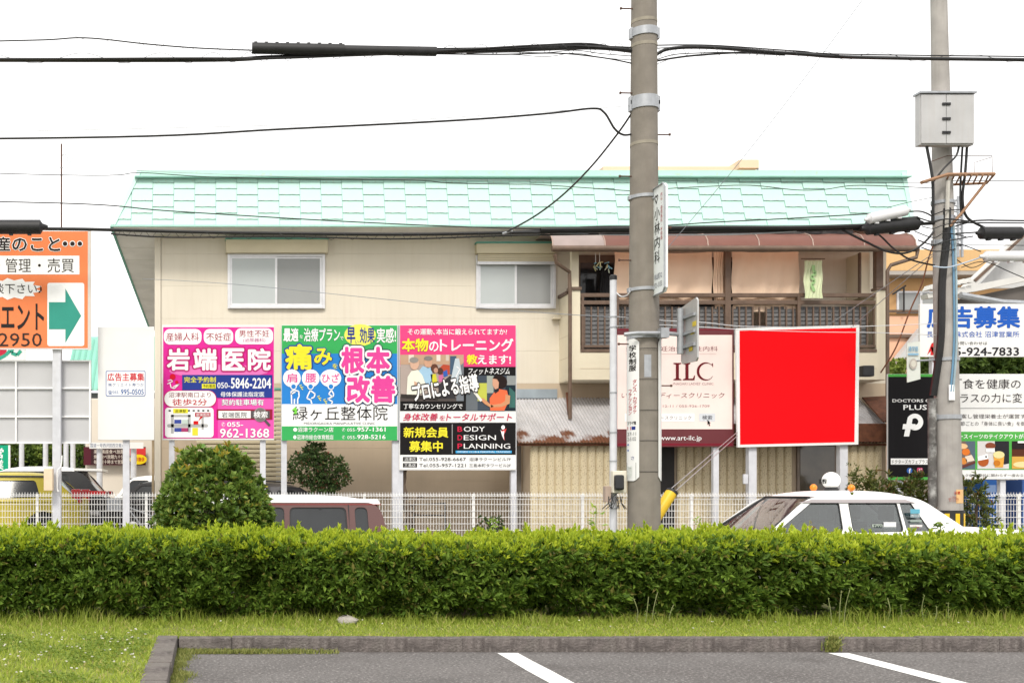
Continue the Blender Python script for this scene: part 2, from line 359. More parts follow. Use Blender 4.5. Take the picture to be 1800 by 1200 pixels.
# mansard roof
XLt, XRt = PX(242, DT), PX(1590, DT)
bk = MB()
bk.add([(XL,DE,ZE+.01),(XR,DE,ZE+.01),(XRt,DT,ZT-.02),(XLt,DT,ZT-.02),(XL,DE+14,ZE+.01),(XR,DE+14,ZE+.01),(XRt,DT+13.3,ZT-.02),(XLt,DT+13.3,ZT-.02)],
       [(0,1,2,3),(1,5,6,2),(5,4,7,6),(4,0,3,7),(3,2,6,7),(0,4,5,1)])
roof = bk.build('roof', m_mintd, house)
sv = Vector((0, DT-DE, ZT-ZE)); SL = sv.length; sv.normalize(); sn = Vector((0, -sv.z, sv.y))   # up-slope, outward
CWID, RH = .405, .268
def clip(poly, f):
    out = []
    for i in range(len(poly)):
        a, b = poly[i], poly[(i+1)%len(poly)]; fa, fb = f(a), f(b)
        if fa >= 0: out.append(a)
        if fa*fb < 0: t = fa/(fa-fb); out.append((a[0]+(b[0]-a[0])*t, a[1]+(b[1]-a[1])*t))
    return out
def shingle_mesh(pl, t0):
    mb = MB(); n = len(pl); top = [Vector((x,0,0))+sv*t+sn*(.03-.021*(t-t0)/RH) for x, t in pl]; bot = [Vector((x,0,0))+sv*t+sn*.002 for x, t in pl]
    mb.add(top+bot, [tuple(range(n))]+[(i,n+i,n+(i+1)%n,(i+1)%n) for i in range(n)]); return mb
def wavy(w, t0, t1):
    p = [(.004+(w-.008)*k/6, t0+(.0035*math.sin(k*2.1))) for k in range(7)]; return p+[(w-.004, t1), (.004, t1)]
full = shingle_mesh(wavy(CWID, 0, RH-.002), 0).mesh('shingle', m_mint)
ncol = int((XR-XL)/CWID)+2; TT = SL-.13
lx = lambda t: XL+.085+(XLt-XL)*t/SL; rx = lambda t: XR-.06+(XRt-XR)*t/SL
for c in range(ncol):
    x0 = XL-.02+CWID*c; r = -1
    while True:
        t0 = (.134 if c % 2 else 0)-.134+RH*(r+1); r += 1
        if t0 > TT: break
        pl = [(x0+u, t0+t) for u, t in wavy(CWID, 0, RH-.002)]
        q = clip(pl, lambda p: p[1]-.004); q = clip(q, lambda p: TT-p[1]) if len(q) > 2 else q
        q = clip(q, lambda p: p[0]-lx(p[1])) if len(q) > 2 else q; q = clip(q, lambda p: rx(p[1])-p[0]) if len(q) > 2 else q
        if len(q) < 3: continue
        a = sum(q[i][0]*q[(i+1)%len(q)][1]-q[(i+1)%len(q)][0]*q[i][1] for i in range(len(q)))/2
        if abs(a) < .002: continue
        pos = Vector((x0, DE, ZE))+sv*t0
        if q == pl: o = link('shingle', full, roof, pos)
        else: o = link('shingle', shingle_mesh([(x-x0, t-t0) for x, t in q], 0).mesh('shingle', m_mint), roof, pos)
mb = MB(); a = Vector((XLt-.02, DT, ZT-.13))+sn*.01; b = Vector((XRt+.02, DT, ZT-.13))+sn*.01
mb.add([a+sn*.035, b+sn*.035, b+sn*.045+Vector((0,0,.12)), a+sn*.045+Vector((0,0,.12)), a+sn*.01, b+sn*.01, b+Vector((0,.25,.14)), a+Vector((0,.25,.14))],
       [(0,1,2,3),(3,2,6,7),(0,4,5,1),(4,7,6,5),(0,3,7,4),(1,5,6,2)])
mb.build('ridge_cap', m_mint, house)
MB().box(XLt-.05, XRt+.03, DT-.2, DT-.02, ZT-.16, ZT-.138).build('ridge_trim', m_mintd, house)
for (xa, xb, s) in ((XL, XLt, 1), (XR, XRt, -1)):
    mb = MB(); a0 = Vector((xa, DE, ZE)); b0 = Vector((xb, DT, ZT)); w = Vector((s*.085, 0, 0))
    mb.add([a0+sn*.04, a0+w+sn*.04, b0+w+sn*.04, b0+sn*.04, a0, a0+w, b0+w, b0], [(0,1,2,3),(0,4,5,1),(1,5,6,2),(2,6,7,3),(3,7,4,0)])
    mb.build('hip_trim', m_mint, house)
MB().box(XL-.01, XR+.01, DE-.035, DE+.02, ZE-.022, ZE+.012).build('drip_edge', m_mintd, house)
mb = MB()
for k in range(70): y0 = DE+.2*k; mb.box(XL-.015, XL+.03, y0, y0+.17, ZE-.035, ZE+.012)
mb.build('drip_edge', m_teal, house)
# upstairs windows
def window(x0, y0, x1, y1, box, lower=None):
    a, b = P(x0, y1, DW), P(x1, y0, DW); f = MB(); yo = DW-.055; t = .055; xm = (a.x+b.x)/2+.02
    f.box(a.x, a.x+t, yo, DW-.001, a.z, b.z); f.box(b.x-t, b.x, yo, DW-.001, a.z, b.z)
    f.box(a.x+t, b.x-t, yo, DW-.001, b.z-t, b.z); f.box(a.x+t, b.x-t, yo-.02, DW-.001, a.z, a.z+t*.9)
    wn = f.build('window', m_alu, house, bevel=.006)
    z0, z1 = a.z+t*.9, b.z-t
    for xa, xb, yy, g in ((a.x+t, xm, yo+.012, m_winglass), (xm-.05, b.x-t, yo+.03, m_winglass2)):
        s = MB(); s.box(xa, xa+.035, yy, yy+.016, z0, z1); s.box(xb-.045, xb, yy, yy+.016, z0, z1); s.box(xa+.035, xb-.045, yy, yy+.016, z0, z0+.05); s.box(xa+.035, xb-.045, yy, yy+.016, z1-.035, z1)
        s.build('sash', m_alu, wn, bevel=.003)
        MB().box(xa+.033, xb-.043, yy+.006, yy+.011, z0+.045, z1-.03).build('pane', g, wn)
    c, e = P(box[0], box[3], DW), P(box[2], box[1], DW)
    sb = MB().box(c.x, e.x, DW-.16, DW-.001, c.z, e.z-.03); s = sb.build('shutter_box', m_shut, house, bevel=.012)
    MB().box(c.x-.01, e.x+.01, DW-.175, DW-.001, e.z-.032, e.z+.002).build('cap', m_teal, s, bevel=.004)
    MB().box(c.x+.004, e.x-.004, DW-.166, DW-.158, (c.z+e.z)/2+.02, (c.z+e.z)/2+.035).build('groove', m_shut, s)
    if lower:
        zz = PZ(lower, DW); n = 4
        for k in range(n):
            q = zz+.05+(c.z-zz-.05)*k/n; MB().box(a.x+.02, b.x-.02, yo-.06, yo-.035, q+.002, q+(c.z-zz-.05)/n-.004).build('shutter_slat', m_shut, s, bevel=.005)
        MB().box(a.x+.01, b.x-.01, yo-.065, yo-.03, zz-.01, zz+.05).build('shutter_bar', m_alu, s, bevel=.005)
    return wn
window(400, 447, 571, 543, (397, 421, 575, 447))
window(836, 449, 976, 543, (835, 428, 972, 448), 466)
# garage shutter at street level
x0, x1 = PX(345, DW), PX(496, DW); zt = PZ(700, DW)
g = MB().box(x0-.05, x1+.05, DW-.06, DW-.001, zt, zt+.16).build('garage_shutter', m_shut, house, bevel=.01)
MB().box(x0-.07, x1+.07, DW-.08, DW-.001, zt+.161, zt+.2).build('cap', m_teal, g)
sm = MB().box(0, x1-x0, 0, .03, 0, .074).mesh('slat', mat('shutter_slat', (.6,.52,.36), .5, .08, 3), True, .016)
k = 0
while zt-.09*(k+1) > G0: link('slat', sm, g, (x0, DW-.045, zt-.09*(k+1))); k += 1
MB().box(PX(485,DW), PX(497,DW), DW-.03, DW-.001, G0, zt).build('door_jamb', m_alu, house)
# little vent hoods and a bracket on the wall
for px, py in ((978, 562), (1010, 561)):
    a = P(px, py, DW); MB().prism([(a.x-.1,a.z),(a.x+.1,a.z),(a.x+.08,a.z+.05),(a.x-.06,a.z+.05)], DW-.12, DW-.001).build('vent_hood', m_wall2, house, bevel=.006)
# ---- lower front: fluted cladding and corrugated roof
XA, XB = PX(933, DF), PX(1562, DF); zr = PZ(776, DF)
lw = MB().box(XA+.02, XB, DF+.09, DW-.01, G0, zr+.05).build('lower_wall', m_taupe, house)
m_flute = mat('fluted_cladding', (.74,.64,.44), .95, .08, 3, .9, 140, dirt=(.5,.4,.24), dirtamt=.3)
nt_ = m_flute.node_tree; nn = nt_.nodes.new('ShaderNodeTexNoise'); nn.inputs['Scale'].default_value = 42; nn.inputs['Detail'].default_value = 3
tcn = nt_.nodes.new('ShaderNodeTexCoord'); nt_.links.new(tcn.outputs['Object'], nn.inputs['Vector'])
mr = nt_.nodes.new('ShaderNodeMapRange'); mr.inputs[1].default_value = .56; mr.inputs[2].default_value = .66; nt_.links.new(nn.outputs[0], mr.inputs[0])
mm = nt_.nodes.new('ShaderNodeMix'); mm.data_type = 'RGBA'; mm.inputs[7].default_value = (.46,.35,.2,1)
bc = nt_.nodes['Principled BSDF'].inputs['Base Color']; src = bc.links[0].from_socket
nt_.links.new(mr.outputs[0], mm.inputs[0]); nt_.links.new(src, mm.inputs[6]); nt_.links.new(mm.outputs[2], bc)
fw = .152
prof = [(0,.045),(.010,.03),(.020,.012),(.045,.004),(.105,.004),(.13,.012),(.142,.03),(.152,.045)]
fm = MB(); n = len(prof); zt2 = zr+.04
fm.add([(x,y,G0) for x,y in prof]+[(x,y,zt2) for x,y in prof], [(i,i+1,n+i+1,n+i) for i in range(n-1)]+[tuple(range(n,2*n))])
for v in fm.v: v.z -= G0
fm = fm.mesh('cladding_rib', m_flute)
x = XA; gaps = ((PX(1154,DF), PX(1182,DF)), (PX(1405,DF), PX(1471,DF)))
while x < XB-.1:
    if not any(a-.08 < x+.07 < b+.05 for a, b in gaps): link('cladding_rib', fm, lw, (x, DF, G0))
    x += fw
MB().box(gaps[0][0]-.12, gaps[0][1]+.05, DF+.03, DF+.085, G0, zr).build('doorway', m_dark, lw)
f = MB().box(gaps[1][0]-.02, gaps[1][1]+.02, DF+.03, DF+.08, G0, zr+.03).build('entrance_door', mat('door_frame_bronze', (.19,.15,.12), .5, .2, 5), house)
MB().box(gaps[1][0]+.03, gaps[1][1]-.03, DF+.02, DF+.028, G0+.1, zr).build('pane', mat('bronze_glass', (.085,.07,.052), .08, .3, 3, spec=.7), f)
MB().box(PX(915,DF), XA-.01, DF+.6, DF+.65, G0, zr+.2).build('side_door', mat('side_door_grey', (.22,.2,.18), .7, .2, 4), house)
# corrugated sheets
m_corr = mat('corrugated_zinc', (.5,.49,.5), .45, .14, 3, metal=.15, streak=.25, dirt=(.3,.25,.22))
t_ = m_corr.node_tree; p_ = t_.nodes['Principled BSDF']; bc = p_.inputs['Base Color']; src = bc.links[0].from_socket
tcn = t_.nodes.new('ShaderNodeTexCoord'); sp = t_.nodes.new('ShaderNodeSeparateXYZ'); t_.links.new(tcn.outputs['Object'], sp.inputs[0])
nz = t_.nodes.new('ShaderNodeTexNoise'); nz.inputs['Scale'].default_value = 2.3; nz.inputs['Detail'].default_value = 8; t_.links.new(tcn.outputs['Object'], nz.inputs['Vector'])
ma = t_.nodes.new('ShaderNodeMath'); ma.operation = 'MULTIPLY_ADD'; ma.inputs[1].default_value = -1.7; ma.inputs[2].default_value = .27; t_.links.new(sp.outputs['Y'], ma.inputs[0])
mb_ = t_.nodes.new('ShaderNodeMath'); mb_.operation = 'MULTIPLY_ADD'; mb_.inputs[1].default_value = 2.4; t_.links.new(nz.outputs[0], mb_.inputs[0]); t_.links.new(ma.outputs[0], mb_.inputs[2])
mr = t_.nodes.new('ShaderNodeMapRange'); mr.inputs[1].default_value = 1.02; mr.inputs[2].default_value = 1.3; t_.links.new(mb_.outputs[0], mr.inputs[0])
mm = t_.nodes.new('ShaderNodeMix'); mm.data_type = 'RGBA'; mm.inputs[7].default_value = (.15,.055,.025,1); t_.links.new(mr.outputs[0], mm.inputs[0]); t_.links.new(src, mm.inputs[6]); t_.links.new(mm.outputs[2], bc)
DFr = 20.95; zb, zt3 = PZ(778, DFr), PZ(699, DW)
lr = MB().box(PX(912,DFr), XB+.1, DFr+.05, DFr+.1, zb-.05, zb-.01).build('lower_roof', m_rust, house)
xs0, xs1 = PX(912, DFr), XB+.22; wid = .86; k = 0; x = xs0
while x < xs1-.05:
    w = min(wid+.03, xs1-x); nx = int(w/.0095); V = []; F = []; ph = 0
    for i in range(nx+1):
        u = w*i/nx; zz = .011*math.sin(2*math.pi*(x+u)/.062)
        for j in range(3):
            t = j/2; V.append((u, (DW-DFr)*t, (zt3-zb)*t+zz+.004*(k % 2)))
    F = [(i*3+j, i*3+j+1, (i+1)*3+j+1, (i+1)*3+j) for i in range(nx) for j in range(2)]
    o = MB().add(V, F)
    me = o.mesh('roofing_sheet', m_corr, True); link('roofing_sheet', me, lr, (x, DFr, zb)); x += wid; k += 1
MB().box(PX(880,DW), PX(978,DW), DW-.06, DW-.001, PZ(700,DW), PZ(684,DW)).build('flashing', mat('blue_grey_flashing', (.3,.35,.39), .6, .15, 4), house)
xf = PX(1290, DFr)
MB().box(xf, XB+.25, DFr-.03, DFr+.02, PZ(776,DFr-.03), PZ(744,DFr-.03)).build('rusty_fascia', m_rust, house, bevel=.01)
a = P(1513,702,DFr+.6); b = P(1566,700,DFr+.2)
MB().slab([P(1515,700,DW-.05), P(1570,697,DW-.2), P(1570,742,DFr-.02), P(1552,742,DFr-.02)], (0,-.5,.6), .03).build('rusty_hip', m_rust, house)
# ---- balcony
bal = MB(); xl, xr = PX(983, DW), PX(1560, DB); zb0, zb1 = PZ(667, DB), PZ(510, DB); t = .13
x_o0, x_o1 = PX(1020, DB), PX(1541, DB); zo = PZ(619, DB)
bal.box(xl, x_o0, DB, DB+t, zb0, zb1); bal.box(x_o1, xr, DB, DB+t, zb0, zb1); bal.box(x_o0, x_o1, DB, DB+t, zb0, zo)
bal.box(xl, xl+t, DB+t, DW-.002, zb0, zb1-.05); bal.box(xr-t, xr, DB+t, DW-.002, zb0, zb1); bal.box(xl+t, xr-t, DB+t, DW-.002, zb0, zb0+.12)
balc = bal.build('balcony', m_wall2, house)
for k in range(6):
    zz = zb0+.02+.42*k
    if zz < zb1-.1: MB().box(xl-.002, xl+.004, DB+.02, DW-.01, zz, zz+.006).build('joint', m_taupe, balc)
MB().box(x_o0, x_o1, DB-.004, DB-.001, zb0+.21, zb0+.216).build('joint', m_taupe, balc)
MB().box(xl-.03, x_o0+.02, DB-.03, DB+.16, zb1+.002, zb1+.06).build('coping', m_brown, balc); MB().box(xl-.03, xl+.1, DB+.161, DW-.002, zb1-.045, zb1+.02).build('coping', m_brown, balc)
MB().box(x_o1-.02, xr+.02, DB-.03, DB+.16, zb1+.002, zb1+.05).build('coping', m_brown, balc)
zr1, zr2, zr3 = PZ(518, DB), PZ(531, DB), PZ(608, DB)
for zz, hh in ((zr1,.075),(zr2,.075),(zr3,.05)): MB().box(x_o0+.002, x_o1-.002, DB+.03, DB+.09, zz-hh/2, zz+hh/2).build('rail', m_brown, balc, bevel=.008)
MB().box(x_o0, x_o1, DB-.015, DB+.14, zo+.001, zo+.06).build('sill', m_brown, balc, bevel=.006)
bm_ = MB().box(-.013,.013,-.014,.014,0,zr2-zr3-.12).mesh('baluster', m_brown); x = x_o0+.1
while x < x_o1: link('baluster', bm_, balc, (x, DB+.06, zr3+.04)); x += .129
for px, w in ((1025,.05),(1086,.06),(1281,.11),(1406,.06)): 
    x = PX(px, DB); MB().box(x-w/2, x+w/2, DB+.02, DB+.1, zo+.062, (PZ(440,DB) if px > 1200 and px < 1300 else zr1)).build('post', m_brown, balc, bevel=.008)
for px in (1012, 1548): x = PX(px, DB); MB().box(x-.07, x+.07, DB+.025, DB+.14, zb1+.062, PZ(438, DB)).build('post', m_brown if px > 1100 else m_wall2, balc, bevel=.01)
# grey slatted screens hung inside the railing
m_scr = mat('grey_screen', (.165,.165,.17), .75, .22, 9, dirt=(.27,.27,.28), dirtamt=.4)
xs = [1031, 1096, 1160, 1216, 1278, 1330]; xs2 = [1352, 1410, 1470, 1531]
for lst in (xs, xs2):
    for a, b in zip(lst, lst[1:]):
        xa, xb = PX(a, DB)+.01, PX(b, DB)-.01; n = 9; hh = (zr2-zr3-.1)/n
        sc = MB().box(xa, xb, DB+.15, DB+.16, zr3-.02, zr2-.06).build('screen', m_scr, balc)
        sl_ = MB().box(0, xb-xa, 0, .02, 0, hh-.018).mesh('slat', m_scr, False, .004)
        for k in range(n): link('slat', sl_, sc, (xa, DB+.125, zr3+.01+hh*k))
# rooms behind: door, wall pieces
yd = DW-.03
d0 = MB().box(PX(1012,yd), PX(1084,yd), yd, DW-.001, PZ(640,yd), PZ(448,yd)).build('balcony_door', m_brown, house)
MB().box(PX(1020,yd), PX(1079,yd), yd-.012, yd-.004, PZ(640,yd), PZ(462,yd)).build('pane', m_glassdark, d0)
d1 = MB().box(PX(1180,yd), PX(1324,yd), yd, DW-.001, PZ(640,yd), PZ(452,yd)).build('balcony_door', m_brown, house)
for a, b in ((1186,1250),(1256,1318)): MB().box(PX(a,yd), PX(b,yd), yd-.012, yd-.004, PZ(640,yd), PZ(460,yd)).build('pane', m_glassdark, d1)
MB().box(PX(1524,DB), PX(1540,DB), DB+.2, DW-.002, PZ(520,DB), PZ(440,DB)).build('wing_wall', m_wall2, house, bevel=.01)
MB().box(PX(1521,DB), PX(1524,DB), DB+.19, DB+.25, PZ(520,DB), PZ(440,DB)).build('post', m_brown, balc)
# awning with bent tinted panels
DA = 21.35; xa0, xa1 = PX(972, DA), PX(1611, DA); za = PZ(437, DA)
aw = MB().tube([(xa0-.02,DA,za),(xa1+.03,DA,za)], .058, 10).build('awning', m_brown, house, True)
arc = [(.0,.03),(.03,.16),(.13,.27),(.32,.345),(.62,.385),(DW-DA-.01,.40)]
edges = [972, 1064, 1155, 1245, 1335, 1430, 1520, 1611]
for k, (a, b) in enumerate(zip(edges, edges[1:])):
    xa, xb = PX(a, DA)+.012, PX(b, DA)-.012; V = []
    for i in range(5):
        x = xa+(xb-xa)*i/4
        for (yy, zz) in arc: V.append((x, DA+yy, za+zz+.006*rng.normal()*(0 < i < 4)))
    m = len(arc); F = [(i*m+j, i*m+j+1, (i+1)*m+j+1, (i+1)*m+j) for i in range(4) for j in range(m-1)]
    MB().add(V, F).build('roof_panel', mat('faded_roof_panel', (.33,.265,.25), .4, .15, 2) if k == 0 else m_poly, aw, True)
for a in edges:
    x = PX(a, DA); MB().tube([(x, DA+yy, za+zz+.008) for yy, zz in arc], .014, 5).build('rib', mat('awning_rib', (.34,.24,.2), .5, .1, 5), aw, True)
zz = za+.36
MB().box(xa0-.05, xa1-.9, DA+.5, DA+.62, zz+.03, zz+.1).build('eave_gutter', mat('weathered_gutter', (.1,.1,.105), .6, .5, 6, dirt=(.45,.44,.43), dirtamt=.5), aw)
# downpipes
p = [P(975,447,DA), P(978,462,DA+.05), P(1001,478,DB-.09), P(1002,510,DB-.09), P(1002,736,DB-.09)]
MB().tube(p, .036, 8).build('downpipe', m_brown, house, True)
p = [P(1613,440,DA), P(1611,452,DA), P(1566,466,DA+.1), P(1560,476,DA+.1), P(1560,700,DA+.1)]
MB().tube(p, .035, 8).build('downpipe', m_brown, house, True)
MB().tube([P(997,690,DFr+1.1), P(1001,736,DFr+.9)], .03, 6).build('downpipe', m_rust, house, True)
# ---- cloths hung along the balcony (things of their own)
def cloth(px0, px1, py0, py1, d, m, name, label, cat, amp=.03, waves=3, sag=0, group=None):
    nx, nz = 28, 16; V = []
    for j in range(nz+1):
        for i in range(nx+1):
            u, w = i/nx, j/nz; q = P(px0+(px1-px0)*u, py0+(py1-py0)*w, d); q.y += amp*math.sin(u*waves*6.28+w*1.3+px0)*(.35+.65*w)+.012*math.sin(u*31+w*5); q.z -= sag*math.sin(u*3.14)*(1-w)
            q.x += .012*math.sin(w*9+u*4); V.append(q)
    F = [(j*(nx+1)+i, j*(nx+1)+i+1, (j+1)*(nx+1)+i+1, (j+1)*(nx+1)+i) for j in range(nz) for i in range(nx)]
    at = P((px0+px1)/2, py1, d); o = MB().add(V, F).build(name, m, None, True, at=at)
    return tag(o, label, cat, group)
DC = DB-.02
cloth(1080, 1252, 443, 532, DC+.16, m_cloth, 'hung_sheet', 'beige sheet hung over the balcony just right of the concrete pole', 'sheet', .035, 3, .03)
cloth(1254, 1277, 443, 552, DC+.17, m_cloth, 'hung_sheet', 'narrow beige sheet strip hung left of the brown balcony post', 'sheet', .02, 1)
cloth(1286, 1404, 442, 548, DC+.17, m_cloth, 'hung_sheet', 'broad beige sheet hung right of the brown balcony post', 'sheet', .03, 2, .02)
m_tow = mat('green_towel', (.62,.68,.45), .95, .1, 3); 
cloth(1414, 1446, 458, 524, DC-.06, m_tow, 'towel', 'pale green towel pegged up on the balcony', 'towel', .012, 1)
tw = Board(DC-.09, bpy.data.objects['towel']); tw.line([(1430,466),(1430,476),(1434,480),(1426,486),(1432,494),(1427,500),(1431,512)], 5, mat('towel_print', (.3,.5,.22), .95, .1, 4), 1, 'printed_pattern')
MB().tube([P(1408,455,DC-.05), P(1450,455,DC-.05)], .012, 5).build('rod', m_brown, bpy.data.objects['towel'])
# clothes hanger clutter
hg = thing('peg_hanger', 'small plastic peg hanger with coloured clips hanging at the balcony door', 'hanger', P(1056,470,DB-.02))
MB().tube([P(1047,444,DB), P(1047,462,DB)], .006, 4).tube([P(1054,444,DB), P(1054,462,DB)], .006, 4).build('hook', m_white, hg)
for k in range(16): a = P(1040+rng.random()*30, 460+rng.random()*14, DB-.1+.2*rng.random()); MB().tube([a, a+Vector((.05*rng.normal(), .03*rng.normal(), .04*rng.normal()-.03))], .011, 4).build('clip', mat('peg_plastic%d' % (k % 3), ((.45,.5,.4),(.2,.4,.5),(.6,.55,.3))[k % 3], .5, .2, 20), hg)
o = cloth(1056, 1074, 474, 545, DB+.2, mat('black_cloth', (.012,.012,.014), .95, .2, 4), 'shirt', 'black garment hanging beside the balcony door', 'garment', .02, 1)
# ================================================================== MESH FENCE
FD = 20.0; fz0, fz1 = .56, PZ(866, FD)
fence = thing('mesh_fence', 'long white wire mesh fence on a low footing in front of the house', 'fence', (5, FD, fz0))
m_fw = mat('fence_white', (.83,.83,.82), .5, .06, 5)
mb = MB(); PW = 1.92
n = int(PW/.05)
prof = [(0,fz0+.03),(0,fz1-.11),(-.045,fz1-.055),(0,fz1-.03),(0,fz1+.012)]
for i in range(n+1):
    x = .012+PW*i/n*.988; mb.tube([(x, y, z) for y, z in prof], .0042, 4, False)
for z, y in [(fz0+.05+.113*k, 0) for k in range(7)]+[(fz1-.11,0),(fz1-.055,-.045),(fz1-.03,0)]: mb.tube([(0, y-.006, z), (PW, y-.006, z)], .0048, 4, False)
for v in mb.v: v.z -= fz0
pan = mb.mesh('wire_panel', m_fw); post = MB().box(-.025,.025,.012,.062,-.1,fz1-fz0-.02).mesh('post', m_fw, False, .006)
x = -3.05-PW*4
while x < 17.5:
    o = link('wire_panel', pan, fence, (x, FD, fz0)); o['kind'] = 'stuff'
    link('post', post, fence, (x, FD, fz0)); x += PW
# ================================================================== HEDGE
def nz2(x, z, s=0): return .5*np.sin(2.1*x+s)+.35*np.sin(4.7*x+3*z+1.7*s)+.3*np.sin(9.3*x-5*z+s)+.25*np.sin(17*x+11*z)
m_old = leafmat('hedge_leaf', (.055,.112,.014), (.2,.31,.042), .34, (.22,.2,.05))
m_new = leafmat('hedge_new_leaf', (.29,.4,.026), (.5,.57,.045), .42)
hedge = thing('clipped_hedge', 'long waist-high clipped hedge with bright new tips along the lawn strip', 'hedge', (4, 12.9, LZ))
HX0, HX1, HY0, HY1 = -4.5, 11.5, 12.1, 13.75
def htop(x): return .93+.085*np.exp(-((x+2.6)/2.2)**2)-.035*np.clip((x-6)/3, 0, 1)+.022*np.sin(1.3*x+1)+.015*np.sin(3.7*x)+.012*np.sin(8.9*x+.5)+.008*np.sin(19*x)
hol = [(.42,.45,.16,.26,.42),(1.9,.28,.22,.14,.3),(3.6,.25,.3,.16,.35),(3.95,.5,.18,.1,.22),(5.2,.25,.3,.14,.35),(6.4,.28,.4,.15,.4),(7.6,.35,.2,.2,.4),(-1.2,.25,.3,.1,.2),(2.7,.2,.2,.1,.3),(4.6,.3,.2,.14,.35),(1.1,.2,.2,.1,.3),(-.6,.4,.1,.1,.2),(.0,.2,.15,.1,.25),(8.3,.25,.3,.15,.3),(5.8,.55,.12,.08,.25),(2.3,.6,.1,.07,.2),(7.1,.6,.12,.08,.22)]
def hfront(x, z):
    y = HY0+.075*nz2(x, z*3)+.28*np.clip((z-(htop(x)-.13))/.13, 0, 1)**2*.6+.16*np.clip((.36-z)/.25, 0, 1)
    for hxx, hz, sx, sz, dep in hol: y = y+dep*np.exp(-((x-hxx)/sx)**2-((z-hz)/sz)**2)
    return y
Vs, Fs, off = [], [], 0
def acc(vf):
    global off
    v, f = vf; Vs.append(v); Fs.append(f+off); off += len(v)
def flush(name, m, parent):
    global Vs, Fs, off
    V = np.concatenate(Vs)-np.array(org(parent)); F = np.concatenate(Fs); me = fastmesh(name, V, F, m); Vs, Fs, off = [], [], 0
    o = link(name, me, parent); o['kind'] = 'stuff'; return o
for dep, cnt, sp in ((0, 5600, .85), (.10, 4000, .95), (.22, 2800, 1.1)):
    x = rng.uniform(HX0, HX1, cnt); z = LZ+.04+(htop(x)-LZ-.06)*rng.random(cnt)**.9
    y = hfront(x, z)+dep+.03*rng.normal(size=cnt)
    keep = rng.random(cnt) > .75*np.clip((.30-z)/.16, 0, 1); x, y, z = x[keep], y[keep], z[keep]
    D = unit(np.stack([.45*rng.normal(size=len(x)), -1+.2*rng.normal(size=len(x)), .55+.35*rng.normal(size=len(x))], 1))
    acc(rosettes(np.stack([x, y, z], 1), D, 9, .088, .027, sp))
cnt = 9000; x = rng.uniform(HX0, HX1, cnt); y = rng.uniform(HY0+.08, HY1, cnt); z = htop(x)-.03+.03*rng.normal(size=cnt)
acc(rosettes(np.stack([x, y, z], 1), unit(np.stack([.35*rng.normal(size=cnt), .35*rng.normal(size=cnt)-.1, np.ones(cnt)], 1)), 8, .068, .023, .9))
cnt = 26000; x = rng.uniform(HX0, HX1, cnt); y = rng.uniform(HY0+.3, HY1, cnt); z = rng.uniform(LZ+.12, .95, cnt)
k = y > hfront(x, z)+.28; x, y, z = x[k], y[k], z[k]; cnt = len(x)
acc(leaves(np.stack([x, y, z], 1), unit(rng.normal(size=(cnt, 3))), .085, .04))
cnt = 2500; x = rng.uniform(HX0, HX1, cnt); z = rng.uniform(LZ+.15, .95, cnt); y = HY1+.06*rng.normal(size=cnt)
acc(rosettes(np.stack([x, y, z], 1), unit(np.stack([.4*rng.normal(size=cnt), np.ones(cnt), .5*np.ones(cnt)], 1)), 8, .072, .024, .95))
flush('foliage', m_old, hedge)
cnt = 8200; x = rng.uniform(HX0, HX1, cnt); y = HY0+.04+(HY1-HY0)*rng.random(cnt)**1.2
z = htop(x)-.035+.028*rng.normal(size=cnt)+.055*rng.random(cnt)**3-.055*np.clip((HY0+.2-y)/.2, 0, 1)
C = np.stack([x, y, z], 1); D = unit(np.stack([.22*rng.normal(size=cnt), .2*rng.normal(size=cnt)-.08, np.ones(cnt)], 1))
acc(rosettes(C, D, 7, .075, .023, .6)); acc(rosettes(C+D*.03, D, 5, .06, .018, .35))
cnt = 1100; x = rng.uniform(HX0, HX1, cnt); y = rng.uniform(HY0+.1, HY1, cnt); z = htop(x)-.03+.07*rng.random(cnt)**2
z = z+.045*np.clip(np.sin(6.1*x+2*y)+.7*np.sin(13.7*x+1)+.5*np.sin(2.3*x), -.4, 2)
C = np.stack([x, y, z], 1); D = unit(np.stack([.15*rng.normal(size=cnt), .15*rng.normal(size=cnt), np.ones(cnt)], 1))
for q in (.0, .035, .07): acc(rosettes(C+D*q, D, 6, .058, .018, .5-.2*q/.07))
cnt = 900; x = rng.uniform(HX0, HX1, cnt); z = htop(x)-.04-.16*rng.random(cnt)**2.4; y = hfront(x, z)-.03
acc(rosettes(np.stack([x, y, z], 1), unit(np.stack([.4*rng.normal(size=cnt), -.7+0*x, .75+0*x], 1)), 7, .062, .02, .75))
flush('new_growth', m_new, hedge)
for k in range(30):
    x = HX0+.3+.54*k+.1*rng.normal(); y = rng.uniform(12.35, 13.4); mb = MB()
    mb.tube(spline([(x,y,LZ-.02),(x+.03*rng.normal(),y,.3),(x+.12*rng.normal(),y+.1*rng.normal(),.55),(x+.25*rng.normal(),y+.15*rng.normal(),.85)], 4), [.02-.0012*i for i in range(13)], 5)
    for j in range(3): a = Vector((x, y, .25+.1*j)); mb.tube([a, a+Vector((.22*rng.normal(), -.2*rng.random(), .22))], [.011,.006], 4)
    mb.build('stem', m_bark, hedge, True)
